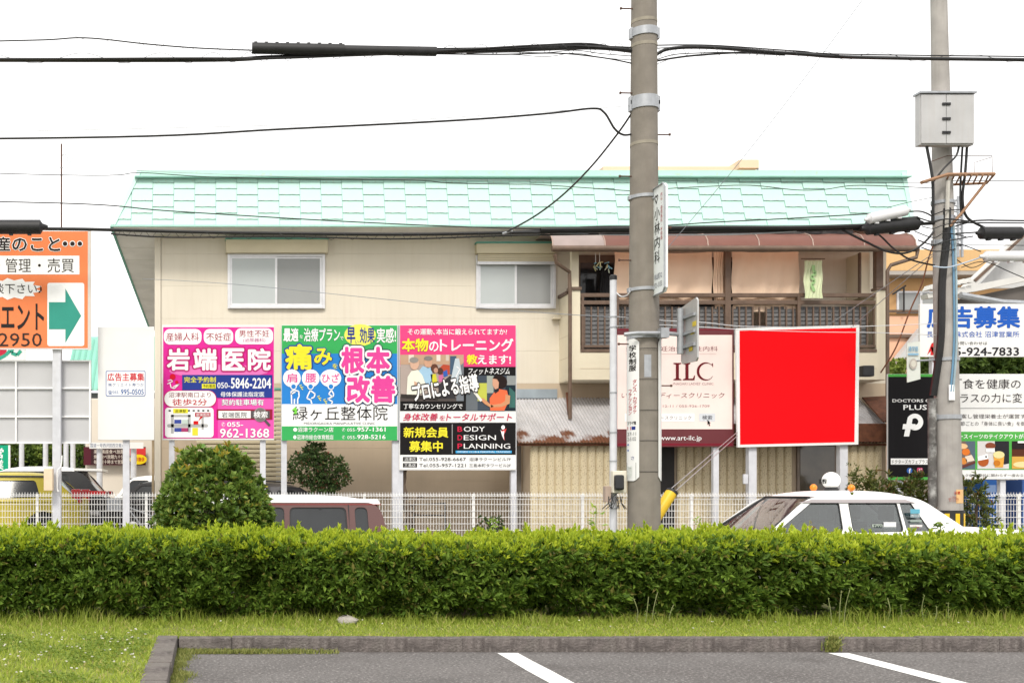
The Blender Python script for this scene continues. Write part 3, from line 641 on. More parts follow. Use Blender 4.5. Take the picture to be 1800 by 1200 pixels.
# ---- grass and lawn weeds
m_gr = leafmat('grass_blade', (.2,.28,.028), (.4,.46,.08), .42, (.52,.44,.18))
def blades(x, y, z, h, lean=.35, w=.0045):
    n = len(x); a = rng.uniform(0, 6.283, n); l = np.abs(rng.normal(size=n))*lean*h; q = rng.uniform(0, 6.283, n)
    B = np.stack([x, y, z], 1); s = np.stack([np.cos(a), np.sin(a), 0*a], 1)*w
    M = B+np.stack([np.cos(q)*l*.35, np.sin(q)*l*.35, h*.6], 1); T = B+np.stack([np.cos(q)*l, np.sin(q)*l, h], 1)
    V = np.stack([B-s, B+s, M+s*.7, M-s*.7, T], 1).reshape(-1, 3); i = np.arange(n)*5
    return V, np.concatenate([np.stack([i, i+1, i+2], 1), np.stack([i, i+2, i+3], 1), np.stack([i+3, i+2, i+4], 1)])
def patch(x, y, s=0): return .5+.5*np.sin(2.3*x+1.1*y+s)*np.sin(1.7*y-2.9*x+2*s)+.25*np.sin(7*x+5*y)
n = 95000; x = rng.uniform(-3.2, 10.2, n); y = rng.uniform(8.0, 12.5, n)
k = ((y > 10.84) | (x < -.5)) & (rng.random(n) > .35*(patch(x, y) < .2)); x, y = x[k], y[k]
acc(blades(x, y, LZ+0*x, (.014+.022*rng.random(len(x)))*(1+.9*np.clip((y-11.6)/.5, 0, 1)+.35*(x < -.5)), 1.1, .006))
n = 5200; x = rng.uniform(-3, 10, n); y = 11.8+.5*rng.random(n)**.7; acc(blades(x, y, LZ+0*x, (.05+.1*rng.random(n))*(.5+patch(x, y, 4).clip(0,1.2)), .6, .0035))
n = 260; x = rng.uniform(-3, -.6, n); y = rng.uniform(8.2, 11.9, n); acc(blades(x, y, LZ+0*x, .07+.08*rng.random(n), .7, .003))
V = None
o = None
go = bpy.data.objects.new('grass', fastmesh('grass', np.concatenate(Vs), np.concatenate(Fs), m_gr)); COL.objects.link(go); Vs, Fs, off = [], [], 0
tag(go, 'short mown grass on the lawn strip and lawn corner', 'grass', kind='stuff')
n = 4200; _y = rng.uniform(8, 10.7, n); x = np.concatenate([-.31+(.10+.05*np.sin(5*_y)+.04*np.sin(13*_y)+.03*rng.normal(size=n)).clip(.02,.3)*rng.random(n)**1.5, -.3+1.5*rng.random(n)]); y = np.concatenate([_y, 10.69-.12*rng.random(n)**1.4*1.2])
k = np.concatenate([np.sin(9*y[:n])+.6 > rng.normal(size=n)*.6, rng.random(n) > (x[n:]+.3)/1.5*.85])
x, y = x[k], y[k]; acc(blades(x, y, .003+0*x, .015+.035*rng.random(len(x)), .9))
x, y = 5.84+.07*rng.normal(size=220)*.5, 10.69-.02*rng.random(220); acc(blades(x, y, .13*rng.random(220), .03+.03*rng.random(220), .9, .008))
go = bpy.data.objects.new('edge_weeds', fastmesh('edge_weeds', np.concatenate(Vs), np.concatenate(Fs), leafmat('weed_blade', (.12,.16,.03), (.3,.3,.09), .3))); COL.objects.link(go); Vs, Fs, off = [], [], 0
tag(go, 'low weeds growing along the foot of the kerb stones', 'weeds', kind='stuff')
m_clo = leafmat('clover_leaf', (.13,.2,.025), (.25,.33,.06), .35)
n = 5200; x = rng.uniform(-3.2, -.55, n); y = rng.uniform(8.1, 11.2, n); k = patch(x, y, 2) > .45; x, y = x[k], y[k]
acc(rosettes(np.stack([x, y, LZ+.02+.02*rng.random(len(x))], 1), unit(np.stack([.2*rng.normal(size=len(x)), .2*rng.normal(size=len(x)), np.ones(len(x))], 1)), 3, .02, .016, 1.6))
go = bpy.data.objects.new('clover_leaves', fastmesh('clover_leaves', np.concatenate(Vs), np.concatenate(Fs), m_clo)); COL.objects.link(go); Vs, Fs, off = [], [], 0
tag(go, 'clover patches in the lawn corner left of the kerb', 'clover', kind='stuff')
n = 90; x = rng.uniform(-2.1, -.6, n); y = rng.uniform(8.2, 10.9, n); z = LZ+.05+.03*rng.random(n)
x = np.concatenate([x, rng.uniform(0, 8, 14)]); y = np.concatenate([y, rng.uniform(11, 11.8, 14)]); z = np.concatenate([z, np.full(14, LZ+.07)])
acc(rosettes(np.stack([x, y, z], 1), unit(np.stack([0*x, -.2+0*x, 1+0*x], 1)), 14, .011, .007, 1.5))
go = bpy.data.objects.new('clover_flowers', fastmesh('clover_flowers', np.concatenate(Vs), np.concatenate(Fs), leafmat('clover_flower', (.7,.66,.6), (.82,.8,.76), .2))); COL.objects.link(go); Vs, Fs, off = [], [], 0
tag(go, 'small white clover flowers dotted over the lawn', 'flowers', kind='stuff')
# tall weed stalks before the hedge
m_weed = leafmat('weed_leaf', (.11,.19,.04), (.25,.3,.09), .3, (.3,.16,.1))
def weed(px, py0, py1, d, label, lean=0, n=10, ln=.03, m=None, top=1):
    a = P(px, py0, d); b = P(px+lean, py1, d); w = thing('weed_plant', label, 'weed', a, 'weed stalks in front of the hedge')
    pts = spline([a, a.lerp(b, .5)+Vector((.015*rng.normal(), .02*rng.normal(), 0)), b], 5)
    MB().tube(pts, .004, 4).build('stem', mat('weed_stem', (.22,.24,.1), .8, .2, 9), w)
    t = rng.random(n)*.9+.1; C = np.array([a.lerp(b, q) for q in t]); D = unit(np.stack([rng.normal(size=n), rng.normal(size=n)*.7, .6+.3*rng.normal(size=n)], 1))
    acc(leaves(C, D, ln, ln*.35)); flush('leaves', m or m_weed, w)
for px, y0, y1, ln, where in ((1462,1100,1050,-6,'leftmost of the stalk clump below the taxi'),(1475,1098,1037,4,'tallest stalk of the clump below the taxi'),(1484,1096,1035,10,'right stalk of the clump below the taxi'),(1558,1094,1050,2,'lone stalk right of the clump below the taxi'),
    (1585,1093,1062,-2,'short stalk in the row below the taxi boot'),(1624,1092,1045,1,'stalk in the middle of the row below the taxi boot'),(1643,1094,1064,3,'thin stalk fourth along the row below the taxi boot'),(1668,1092,1058,-1,'last stalk of the row at the hedge foot'),
    (1118,1096,1052,-4,'reddish stalk at the hedge foot right of the concrete pole'),(1134,1098,1048,6,'taller stalk at the hedge foot right of the concrete pole'),(1146,1097,1040,10,'leaning stalk at the hedge foot right of the concrete pole'),(1176,1092,1062,8,'stalk with pink tip right of the concrete pole'),
    (768,1103,1078,0,'pale thin stalk at the hedge foot under the brown van'),(940,1104,1078,-8,'leaning pale stalk at the hedge foot near the middle')):
    weed(px, y0, y1, 11.95, 'thin weed, '+where, ln, 12, .028)
rk = MB().lathe([(.02,-.02),(.16,.0),(.18,.04),(.13,.08),(.03,.1)], (0,0,0), 'z', 10)
for v in rk.v: v += Vector((.02*rng.normal(), .02*rng.normal(), .01*rng.normal()))
a = P(608, 1092, 12.1); rk.xf(Matrix.Translation((a.x, 12.02, LZ+.005)) @ Matrix.Diagonal((.68,.6,.8,1))); tag(rk.build('stone', mat('pale_stone', (.36,.33,.3), .9, .2, 8, .4, 40), None, True), 'pale rounded stone half hidden at the foot of the hedge', 'stone')
# ================================================================== SHRUBS AND TREES
def crown(parent, c, r, n, k, ln, wd, m, sp=.8, inner=.45, zmin=-1, name='crown', lump=.1, p=2):
    u = unit(rng.normal(size=(n, 3))); u = u[u[:, 2] > zmin]; n = len(u)
    if p != 2: u = u/(np.sum(np.abs(u)**p, 1)**(1/p))[:, None]
    q = 1+lump*(np.sin(5*u[:,0]*2+3*u[:,2]*2)+np.sin(7*u[:,1]*1.5-4*u[:,0]*2+2)*.8+np.sin(9*u[:,2]+3*u[:,1]))*.7
    rad = (inner+(1-inner)*rng.random(n)**.35)*q
    C = np.array(c)+u*rad[:, None]*np.array(r)
    D = unit(u*np.array([1,1,.8])+.55*rng.normal(size=(n, 3))+np.array([0,0,.35]))
    acc(rosettes(C, D, k, ln, wd, sp)); return flush(name, m, parent)
sh = thing('round_shrub', 'dome-shaped evergreen shrub with yellowing tips rising behind the hedge', 'shrub', (PX(376,14.0), 14.0, LZ))
m_sh = leafmat('shrub_leaf', (.07,.135,.022), (.22,.32,.06), .32, (.4,.36,.07), .45)
crown(sh, (PX(376,14.0), 14.05, 1.0), (.72,.62,.99), 3100, 8, .08, .037, m_sh, .9, .5, -.55, lump=.07, p=2.25)
a = np.array(P(378, 845, 13.7)); nn_ = 16
C = np.stack([a[0]+.55*rng.normal(size=nn_)*.6, 13.55+.1*rng.random(nn_), 1.3+.75*rng.random(nn_)], 1)
acc(rosettes(C, unit(np.stack([.5*rng.normal(size=nn_), -.8+0*C[:,0], .8+0*C[:,0]], 1)), 5, .085, .026, .6)); flush('yellow_tips', leafmat('yellow_leaf', (.34,.36,.05), (.5,.4,.06), .35, (.45,.2,.05)), sh)
nn_ = 40; C = np.stack([a[0]+.05+.3*rng.uniform(-1,1,size=nn_), 13.62+.25*rng.random(nn_), np.concatenate([1.98+.09*rng.random(18), 1.2+.7*rng.random(22)])], 1)
C[:18,1] += .3
acc(leaves(C, unit(np.stack([.7*rng.normal(size=nn_), -.4+.3*rng.normal(size=nn_), .25*rng.normal(size=nn_)], 1)), .1, .085, .1, roll=2.5)); flush('vine_leaves', leafmat('vine_leaf', (.09,.2,.03), (.17,.32,.05), .35), sh)
mb = MB()
for k in range(7): b = Vector((PX(376,14.0)+.1*rng.normal(), 14.05+.08*rng.normal(), LZ-.02)); mb.tube([b, b+Vector((rng.uniform(-.2,.2),rng.uniform(-.2,.2),.7)), b+Vector((rng.uniform(-.38,.38),rng.uniform(-.3,.3),1.35))], [.03,.02,.008], 5)
mb.build('trunk', m_bark, sh, True)
st = thing('small_tree', 'small dark-leaved tree behind the brown van, under the green board', 'tree', (PX(585,20.4), 20.4, .45))
m_st = leafmat('tree_leaf', (.03,.06,.018), (.09,.15,.04), .28, (.24,.08,.05))
for c, r, n in (((PX(540,20.4),20.4,PZ(824,20.4)),(.33,.3,.33),420),((PX(586,20.4),20.35,PZ(832,20.4)),(.30,.28,.28),380),((PX(556,20.4),20.5,PZ(800,20.4)),(.24,.2,.24),260),((PX(570,20.4),20.4,PZ(856,20.4)),(.26,.25,.16),200)):
    crown(st, c, r, n, 7, .055, .02, m_st, .9, .3, lump=.16)
b = Vector((PX(585,20.4), 20.4, .43)); mb = MB().tube([b, b+Vector((.02,0,.6)), b+Vector((-.05,0,1.1)), b+Vector((-.2,0,1.6))], [.05,.045,.035,.015], 7)
for k in range(6): a = b+Vector((0,0,.9+.1*k)); mb.tube([a, a+Vector((rng.uniform(-.35,.1), rng.uniform(-.15,.15), .3))], [.02,.006], 5)
mb.build('trunk', m_bark, st, True)
bt = thing('bare_tree', 'leafless gnarled trunk rising behind the sign post of the black board', 'tree', (PX(716,20.45), 20.45, .45))
pts = [P(722,960,20.45), P(718,915,20.45), P(713,880,20.45), P(709,845,20.45), P(714,815,20.45), P(716,790,20.5)]
mb = MB().tube(spline(pts, 5), [.065-.0012*i+.01*math.sin(i*1.7) for i in range(26)], 8); mb.build('trunk', m_bark, bt, True)
mb = MB()
for a, b in (((716,905),(700,925)),((716,892),(735,872)),((715,895),(742,905)),((712,880),(727,890)),((735,872),(748,868)),((718,900),(728,930))): mb.tube([P(*a,20.43), P((a[0]+b[0])/2+3,(a[1]+b[1])/2+2,20.4), P(*b,20.42)], [.025,.018,.01], 5)
mb.build('branch', m_bark, bt, True)
def bush(name, label, px, d, w, ztop, zb, n, m, ln=.05, wd=.018, cat='shrub', group=None, k=7):
    c = PX(px, d); t = thing(name, label, cat, (c, d, zb), group); z0 = zb-.0
    crown(t, (c, d, (ztop+zb)/2+.05), (w/2, w/2*.8, (ztop-zb)/2*.98), n, k, ln, wd, m, .9, .35, lump=.14)
    MB().tube([(c,d,zb-.05),(c+.02,d,zb+(ztop-zb)*.5),(c+.06,d,zb+(ztop-zb)*.8)], [.05,.035,.012], 6).build('trunk', m_bark, t, True)
    return t
m_con = leafmat('conifer_leaf', (.05,.075,.016), (.15,.18,.04), .25, (.26,.14,.06))
bush('low_shrub', 'low spiky shrub behind the taxi roof, below the black board', 1535, 19.3, 1.0, PZ(838,19.3), .12, 800, m_con, .09, .02)
bush('low_shrub', 'low shrub left of the pale utility pole behind the taxi', 1600, 19.2, .9, PZ(842,19.2), .12, 800, m_con, .09, .02)
bush('low_shrub', 'dark green conifer shrub just right of the pale utility pole', 1712, 19.6, .7, PZ(842,19.6), .12, 420, m_con, .09, .022)
bush('low_shrub', 'thin upright sprig of shrub beside the red board post', 1499, 19.4, .35, PZ(822,19.4), .12, 170, m_con, .05, .012)
bush('low_shrub', 'small bush at the fence foot left of the fluted wall', 862, 19.4, .7, PZ(913,19.4), .12, 260, m_st, .05, .02)
m_sap = leafmat('sapling_leaf', (.2,.36,.04), (.36,.5,.07), .4)
def sapling(px, py, d, label, n=14, ln=.09, m=m_sap):
    b = P(px, py, d); t = thing('sapling', label, 'plant', (b.x, d, LZ))
    MB().tube([(b.x,d,LZ-.02),(b.x+.01,d,b.z)], .006, 5).build('stem', mat('weed_stem', (.22,.24,.1), .8, .2, 9), t)
    C = np.stack([b.x+.03*rng.normal(size=n), d+.03*rng.normal(size=n), b.z-.24*rng.random(n)], 1)
    acc(leaves(C, unit(np.stack([rng.normal(size=n), .6*rng.normal(size=n), .25+.2*rng.normal(size=n)], 1)), ln, ln*.5, .15, roll=2)); flush('leaves', m, t)
sapling(1046, 893, 13.7, 'light green broad-leaved seedling above the hedge left of the thin steel pole', 13)
sapling(1228, 912, 13.6, 'leafy green shoot above the hedge right of the yellow wire guard', 18, .06)
sapling(1422, 914, 13.5, 'reddish young shoot above the hedge before the taxi door', 22, .055, leafmat('red_shoot', (.3,.2,.06), (.4,.3,.08), .35))
sapling(1652, 920, 13.5, 'spiky green tuft above the hedge before the taxi rear window', 26, .075, m_old)
sapling(866, 908, 13.6, 'fresh green tuft above the hedge below the black board', 22, .06)
# ================================================================== VEHICLES (all face left along the road)
m_tint = mat('tinted_glass', (.04,.043,.047), .12, .15, 2, spec=.35)
m_clear = glassmat('car_glass', (.5,.54,.53), .1)
m_wind = glassmat('windscreen_glass', (.8,.87,.85), .2, .03)
m_seat = mat('seat_cloth', (.26,.26,.27), .9, .1, 9)
m_lampr = mat('red_lamp', (.45,.012,.015), .15, .1, 4, spec=.7); m_lampo = mat('amber_lamp', (.85,.24,.01), .2, .08, 4, spec=.6); m_lampw = mat('lamp_clear', (.7,.7,.7), .1, .05, 3, spec=.8)
def rpoly(pts, r, n=5, only=None):                   # polygon with rounded corners
    out = []; m_ = len(pts)
    for i in range(m_):
        a, b, c = [Vector((*pts[(i+k) % m_], 0)) for k in (-1, 0, 1)]; d1, d2 = (a-b), (c-b); rr = min(r, d1.length*.4, d2.length*.4)
        if only is not None and i not in only: out.append((b.x, b.y)); continue
        p0, p1 = b+d1.normalized()*rr, b+d2.normalized()*rr
        for k in range(n+1):
            t = k/n; q = p0*(1-t)**2+b*2*t*(1-t)+p1*t*t; out.append((q.x, q.y))
    return out
def vehicle(name, label, x0, yn, zg, L, Wd, m, A, zb, zt, zr, tum, wheels, glass, body, roofm=None, pillars=None, interior=False, wr=.29, rear=None, cat='car', bl=True):
    """A=(front base, front top, rear top, rear base) along the length; pillars=[(ub0,ub1,ut0,ut1)] between panes"""
    C = thing(name, label, cat, (x0+L/2, yn+Wd/2, zg))
    def pt(u, v, z): return Vector((x0+u, yn+v, zg+z))
    prof = [(u, z) for u, z in body]
    # wheel arches cut out of the lower edge
    low = []
    for wu in sorted(wheels, reverse=True):
        for k in range(9): q = math.pi*k/8; low.append((wu+(wr+.06)*math.cos(q), wr+.03+(wr+.06)*math.sin(q)*.98))
    ring = [(0.04, .2)]+prof+[(L-.04, .22)]+low
    cu, cz = L/2, .55; mb = MB(); n = len(ring)
    for v, s in ((0.0, .985), (.05, 1.0), (Wd-.05, 1.0), (Wd, .985)):
        for u, z in ring: mb.v.append(pt(cu+(u-cu)*s, v, cz+(z-cz)*s if s < 1 else z))
    for j in range(3):
        for i in range(n): mb.f.append((j*n+i, j*n+(i+1)%n, (j+1)*n+(i+1)%n, (j+1)*n+i))
    mb.f.append(tuple(range(n))[::-1]); mb.f.append(tuple(3*n+i for i in range(n)))
    mb.build('body', m, C, True)
    MB().box(x0+.25, x0+L-.25, yn+.12, yn+Wd-.12, zg+.18, zg+zb-.05).build('underbody', m_dark, C)
    rm = roofm or m; ub0, ut0, ut1, ub1 = A
    vin = lambda z: tum*(z-zb)/(zt-zb)
    ua = lambda z: ub0+(ut0-ub0)*(z-zb)/(zt-zb); uc = lambda z: ub1+(ut1-ub1)*(z-zb)/(zt-zb)
    def sidepoly(pts, th, o, nm, mm, far=False, par=None):
        s = [pt(u, (vin(z)+o) if not far else Wd-(vin(z)+o), z) for u, z in pts]
        return MB().slab(s, (0, 1 if not far else -1, .0), th).build(nm, mm, par or C)
    # roof shell
    nu, nv = 14, 10; V = []
    for i in range(nu+1):
        for j in range(nv+1):
            a, b = i/nu*2-1, j/nv*2-1
            u = (ut0+ut1)/2+(ut1-ut0)/2*a*(1-.03*b*b); v = Wd/2+(Wd/2-tum)*b*(1-.05*abs(a)**4)
            V.append(pt(u, v, zt+(zr-zt)*(1-abs(a)**3)**.7*(1-abs(b)**3.2)**.6))
    F = [(i*(nv+1)+j, i*(nv+1)+j+1, (i+1)*(nv+1)+j+1, (i+1)*(nv+1)+j) for i in range(nu) for j in range(nv)]
    rf = MB().add(V, F).build('roof', rm, C, True)
    for far in (False, True):
        hd = .055; holes = []
        P0 = [(ub0, ub0+.10, ut0, ut0+.085)]+list(pillars)+[(ub1-.12, ub1, ut1-.12, ut1)] if rear is None else [(ub0, ub0+.10, ut0, ut0+.085)]+list(pillars)+[rear]
        prev = None
        for (b0, b1, t0, t1) in P0:
            f = lambda z, b, t: b+(t-b)*(z-zb)/(zt-zb)
            zz = zt-hd+.002
            if prev is not None:
                p0, p1 = prev; q4 = rpoly([(f(zz,p1[0],p1[1]), zz), (f(zz,b0,t0), zz), (b0, zb+.0), (p1[0], zb+.0)], .07); holes.append(q4)
                cq = (sum(q[0] for q in q4)/len(q4), sum(q[1] for q in q4)/len(q4))
                w = sidepoly(q4, .006, .014, 'side_window', glass, far)
                s = MB(); k_ = len(q4)
                for i in range(k_):
                    a_, b_ = q4[i], q4[(i+1) % k_]; r_ = [(q[0]+(cq[0]-q[0])*.045, q[1]+(cq[1]-q[1])*.075) for q in (a_, b_)]
                    s.add([pt(u, (vin(z)+.006) if not far else Wd-(vin(z)+.006), z) for u, z in (a_, b_, r_[1], r_[0])], [(0,1,2,3)])
                s.build('window_rubber', m_rubber, C)
            prev = ((b0, t0), (b1, t1))
        # one side frame: curved outer outline with rounded window openings
        rr_ = rpoly([(ub0-.03, zb-.05), (ut0-.015, zt+.012), (ut1+.015, zt+.012), (ub1+.03, zb-.05)], .22, 8, (1, 2))
        bmf = bmesh.new(); es = []
        for lp in [rr_]+holes:
            vs_ = [bmf.verts.new(pt(u, (vin(z)-.004) if not far else Wd-(vin(z)-.004), z)-org(C)) for u, z in lp]
            es += [bmf.edges.new((vs_[i], vs_[(i+1) % len(vs_)])) for i in range(len(vs_))]
        bmesh.ops.triangle_fill(bmf, use_beauty=True, use_dissolve=False, edges=es, normal=(0,-1,0))
        ex = bmesh.ops.extrude_face_region(bmf, geom=list(bmf.faces)); bmesh.ops.translate(bmf, vec=(0, .04 if not far else -.04, 0), verts=[g for g in ex['geom'] if isinstance(g, bmesh.types.BMVert)])
        bmesh.ops.recalc_face_normals(bmf, faces=bmf.faces); me_ = bpy.data.meshes.new('side_frame'); bmf.to_mesh(me_); bmf.free(); me_.materials.append(m); link('side_frame', me_, C)
    # windscreen and rear window with their rubber
    for (b, t, nm) in ((ub0, ut0, 'windscreen'), (ub1, ut1, 'rear_window')):
        if nm == 'rear_window' and not bl: continue
        s = 1 if nm == 'windscreen' else -1; v0 = .07; nn_ = 8; V = []
        for j in range(4):
            z = zb-.01+(zt-zb)*j/3*1.0; 
            for i in range(nn_+1):
                w = i/nn_*2-1; u = b+(t-b)*(z-zb)/(zt-zb)-s*.05*(1-w*w)+s*.025; V.append(pt(u, Wd/2+w*(Wd/2-vin(z)-.07), z))
        F = [(j*(nn_+1)+i, j*(nn_+1)+i+1, (j+1)*(nn_+1)+i+1, (j+1)*(nn_+1)+i) for j in range(3) for i in range(nn_)]
        g = MB().add(V, F).build(nm, m_wind if (interior and nm == 'windscreen') else glass, C, True)
        MB().tube([V[0], V[3*(nn_+1)]], .018, 5).build('window_rubber', m_rubber, C); MB().tube([V[nn_], V[-1]], .018, 5).build('window_rubber', m_rubber, C)
        MB().tube([v+Vector((0,0,.004)) for v in V[3*(nn_+1):]], .016, 5).build('window_rubber', m_rubber, C)
    if interior:
        for u, nm in ((ub0+.95, 'seat'), (ub0+1.75, 'seat')):
            for v in (.2, Wd-.7):
                MB().box(x0+u, x0+u+.14, yn+v, yn+v+.5, zg+.5, zg+zb+.12).box(x0+u-.45, x0+u, yn+v, yn+v+.5, zg+.4, zg+.55).box(x0+u+.02, x0+u+.12, yn+v+.13, yn+v+.37, zg+zb+.15, zg+zb+.34).build(nm, m_seat, C, bevel=.03)
        MB().tube([pt(ub0+.62, .32+.17*math.cos(q*.52), zb-.02+.17*math.sin(q*.52)) for q in range(13)], .014, 6).build('steering_wheel', m_dark, C)
        MB().box(x0+ub0+.05, x0+ub0+.5, yn+.12, yn+Wd-.12, zg+zb-.2, zg+zb-.02).build('dashboard', mat('dash_grey', (.3,.3,.31), .7, .1, 5), C, bevel=.03)
    for wu in wheels:
        for v in (.015, Wd-.215):
            w = MB().lathe([(wr*.62,0),(wr*.9,.0),(wr,.03),(wr,.17),(wr*.9,.2),(wr*.62,.2)], (x0+wu, yn+v, zg+wr), 'y', 22).build('wheel', m_tyre, C, True)
            MB().lathe([(.02,-.012 if v < .5 else .212),(wr*.25,-.012 if v < .5 else .212),(wr*.58,.015 if v < .5 else .185),(wr*.64,.004 if v < .5 else .196),(wr*.64,.1)], (x0+wu, yn+v, zg+wr), 'y', 18).build('rim', m_alu, w, True)
    return C, pt
m_taxi = mat('taxi_white', (.84,.84,.84), .4, .02, 2, spec=.3)
# taxi ------------------------------------------------------------
TX, TY, TZ = 5.95, 15.0, .01
tb = [(.0,.42),(.02,.62),(.1,.70),(.6,.80),(1.28,.92),(2.6,.965),(3.7,.985),(4.1,1.035),(4.72,.995),(4.82,.92),(4.85,.42)]
taxi, tp = vehicle('taxi', 'white taxi saloon with orange roof lamps and a round roof sign behind the hedge', TX, TY, TZ, 4.86, 1.69, m_taxi,
    (1.40, 2.06, 3.45, 4.12), .96, 1.43, 1.515, .17, (.95, 3.75), m_clear, tb, None, [(2.40,2.52,2.42,2.53),(3.20,3.235,3.18,3.21)], True, .3, (3.56,4.12,3.33,3.45), 'taxi')
MB().slab([tp(1.86,.13,1.352), tp(2.05,.152,1.395), tp(3.3,.152,1.395), tp(3.42,.13,1.352)], (0,-1,0), .012).build('rain_visor', mat('visor_grey', (.32,.29,.3), .3, .05, 3), taxi)
for v, u in ((.32, 2.03), (.62, 2.62)):
    pass
def lampball(px, py, d, nm, r=.05):
    c = P(px, py, d); MB().lathe([(.01,-r),(r*.6,-r*.82),(r*.95,-r*.3),(r*.95,r*.3),(r*.6,r*.82),(.01,r)], c, 'z', 14).build(nm, m_lampo, taxi, True)
    MB().lathe([(.03,-r-.05),(.035,-r-.01),(.02,-r+.01)], c, 'z', 10).build('lamp_stem', m_chrome, taxi, True)
lampball(1430, 856.5, 16.2, 'roof_lamp'); lampball(1496.5, 857, 15.25, 'roof_lamp', .047)
bc_ = P(1461, 844, 15.8); rb = .118
bmat = mat('globe_white', (.86,.86,.84), .3, .02, 3)
prof = [(max(.004, rb*math.sin(math.pi*k/14)), -rb*math.cos(math.pi*k/14)) for k in range(15)]
gl = MB().lathe(prof, bc_, 'z', 24).build('roof_sign', bmat, taxi, True)
MB().lathe([(.09,-.03),(.1,.0),(.06,.03)], bc_-Vector((0,0,rb)), 'z', 14).build('sign_base', m_rubber, taxi, True)
bd = Board(15.8-rb-.002, gl); o = bd.text('高根', (1447,841,1457,850), ink('202020'), .02, 1)
for v in o.data.vertices:
    q = v.co+org(gl)-bc_; q.y = -math.sqrt(max(.0001, (rb+.003)**2-q.x**2-q.z**2)); v.co = q+bc_-org(gl)
# window stickers and handles
bd = Board(TY+.045, taxi)
for (x0, y0, x1, y1, c) in ((1600,894,1617,902,'6FB6CE'),(1600,916,1618,916.8,'AAB0B0'),(1600,903,1617,909,'93A6AE'),(1600,913,1620,917,'A0ADA8'),(1599,922,1621,936,'F2ECEC'),(1553,917,1575,940,'F5F5F8'),(1533,921,1551,942,'BFCABF')):
    if y1-y0 > 1: bd.rect(x0, y0, x1, y1, ink(c), 1, name='flat_patch')
bd.text('TAXI', (1535,922,1549,928), ink('203030'), .03, 3); bd.text('カード', (1601,904,1616,908.5), ink('F0F0F0'), .02, 3); bd.text('1.2.m\n初乗運賃', (1601,924,1619,934), ink('B02030'), .02, 3)
for u in (2.2, 3.0): MB().tube([tp(u,-.012,.84), tp(u+.16,-.012,.84)], .012, 6).build('door_handle', m_chrome, taxi, True)
for v in (.04, 1.42): MB().box(TX+4.8, TX+4.87, TY+v, TY+v+.24, TZ+.55, TZ+.82).build('tail_lamp', m_lampr, taxi, bevel=.01); MB().box(TX-.015, TX+.05, TY+v, TY+v+.24, TZ+.5, TZ+.64).build('headlamp', m_lampw, taxi, bevel=.01)
MB().box(TX-.06, TX+.1, TY-.02, TY+1.71, TZ+.26, TZ+.42).build('bumper', m_rubber, taxi, bevel=.03); MB().box(TX+4.76, TX+4.92, TY-.02, TY+1.71, TZ+.26, TZ+.42).build('bumper', m_rubber, taxi, bevel=.03)
# kei van -----------------------------------------------------------
m_kei = mat('brown_paint', (.118,.056,.053), .4, .04, 2, spec=.35)
VL, VX, VY = 3.38, PX(681,15.05)-3.38, 15.05
vb = [(.0,.4),(.03,.72),(.12,.84),(.55,.93),(.7,.95),(3.2,.95),(3.36,.93),(3.38,.42)]
van, vp = vehicle('parked_van', 'small boxy brown van with white roof standing behind the hedge', VX, VY, .01, VL, 1.47, m_kei,
    (.58, 1.05, 3.27, 3.37), .93, 1.345, 1.455, .10, (.52, 2.9), m_tint, vb, m_taxi, [(1.62,1.70,1.62,1.70),(2.02,2.09,2.02,2.09),(2.86,2.97,2.84,2.95)], False, .28, (3.14,3.37,3.12,3.27), 'van')
for far in (0, 1):
    v0 = .095 if not far else 1.47-.095
    s = MB(); s.slab([vp(1.02, v0, 1.335), vp(3.30, v0, 1.335), vp(3.27, v0+(.02 if not far else -.02), 1.40), vp(1.12, v0+(.02 if not far else -.02), 1.40)], (0, 1 if not far else -1, 0), .05).build('roof_edge', m_taxi, van)
MB().slab([vp(1.0,.089,1.335), vp(3.31,.089,1.335), vp(3.31,.089,1.325), vp(1.0,.089,1.325)], (0,1,0), .02).build('trim_line', mat('red_trim', (.3,.03,.03), .4, .05, 3), van)
for u0, u1 in ((1.66,1.66),(2.885,2.865)): MB().slab([vp(u0,-.003,.5), vp(u0+.012,-.003,.5), vp(u0+.012,-.003,.93), vp(u1+.012,.086,1.33), vp(u1,.086,1.33), vp(u0,-.003,.93)], (0,1,0), .006).build('door_seam', m_rubber, van)
MB().slab([vp(2.48,.068,.95), vp(2.52,.068,.95), vp(2.52,.095,1.29), vp(2.48,.095,1.29)], (0,1,0), .008).build('window_divider', m_rubber, van)
for v in (.0, 1.3): MB().box(VX+VL-.06, VX+VL+.02, VY+v+.02, VY+v+.15, .62, .92).build('tail_lamp', m_lampr, van, bevel=.01)
# dark car behind the fence -------------------------------------------
m_dk = mat('charcoal_paint', (.06,.057,.064), .4, .05, 2, spec=.3)
KX = PX(577,20.5)-3.1
dk, dp = vehicle('parked_car', 'dark grey car parked behind the fence beside the small tree', KX, 20.5, .45, 3.1, 1.55, m_dk, (.55, 1.05, 2.6, 3.08), .85, 1.14, 1.235, .13, (.55, 2.55), m_tint,
    [(.0,.4),(.03,.65),(.5,.82),(2.9,.85),(3.08,.83),(3.1,.4)], None, [(1.3,1.36,1.3,1.36),(2.1,2.18,2.1,2.17)], False, .28, (2.75,3.08,2.45,2.6))
MB().tube([dp(1.2,.2,1.24), dp(1.9,.2,1.26), dp(2.5,.2,1.22)], .016, 6).build('roof_bar', m_rubber, dk, True)
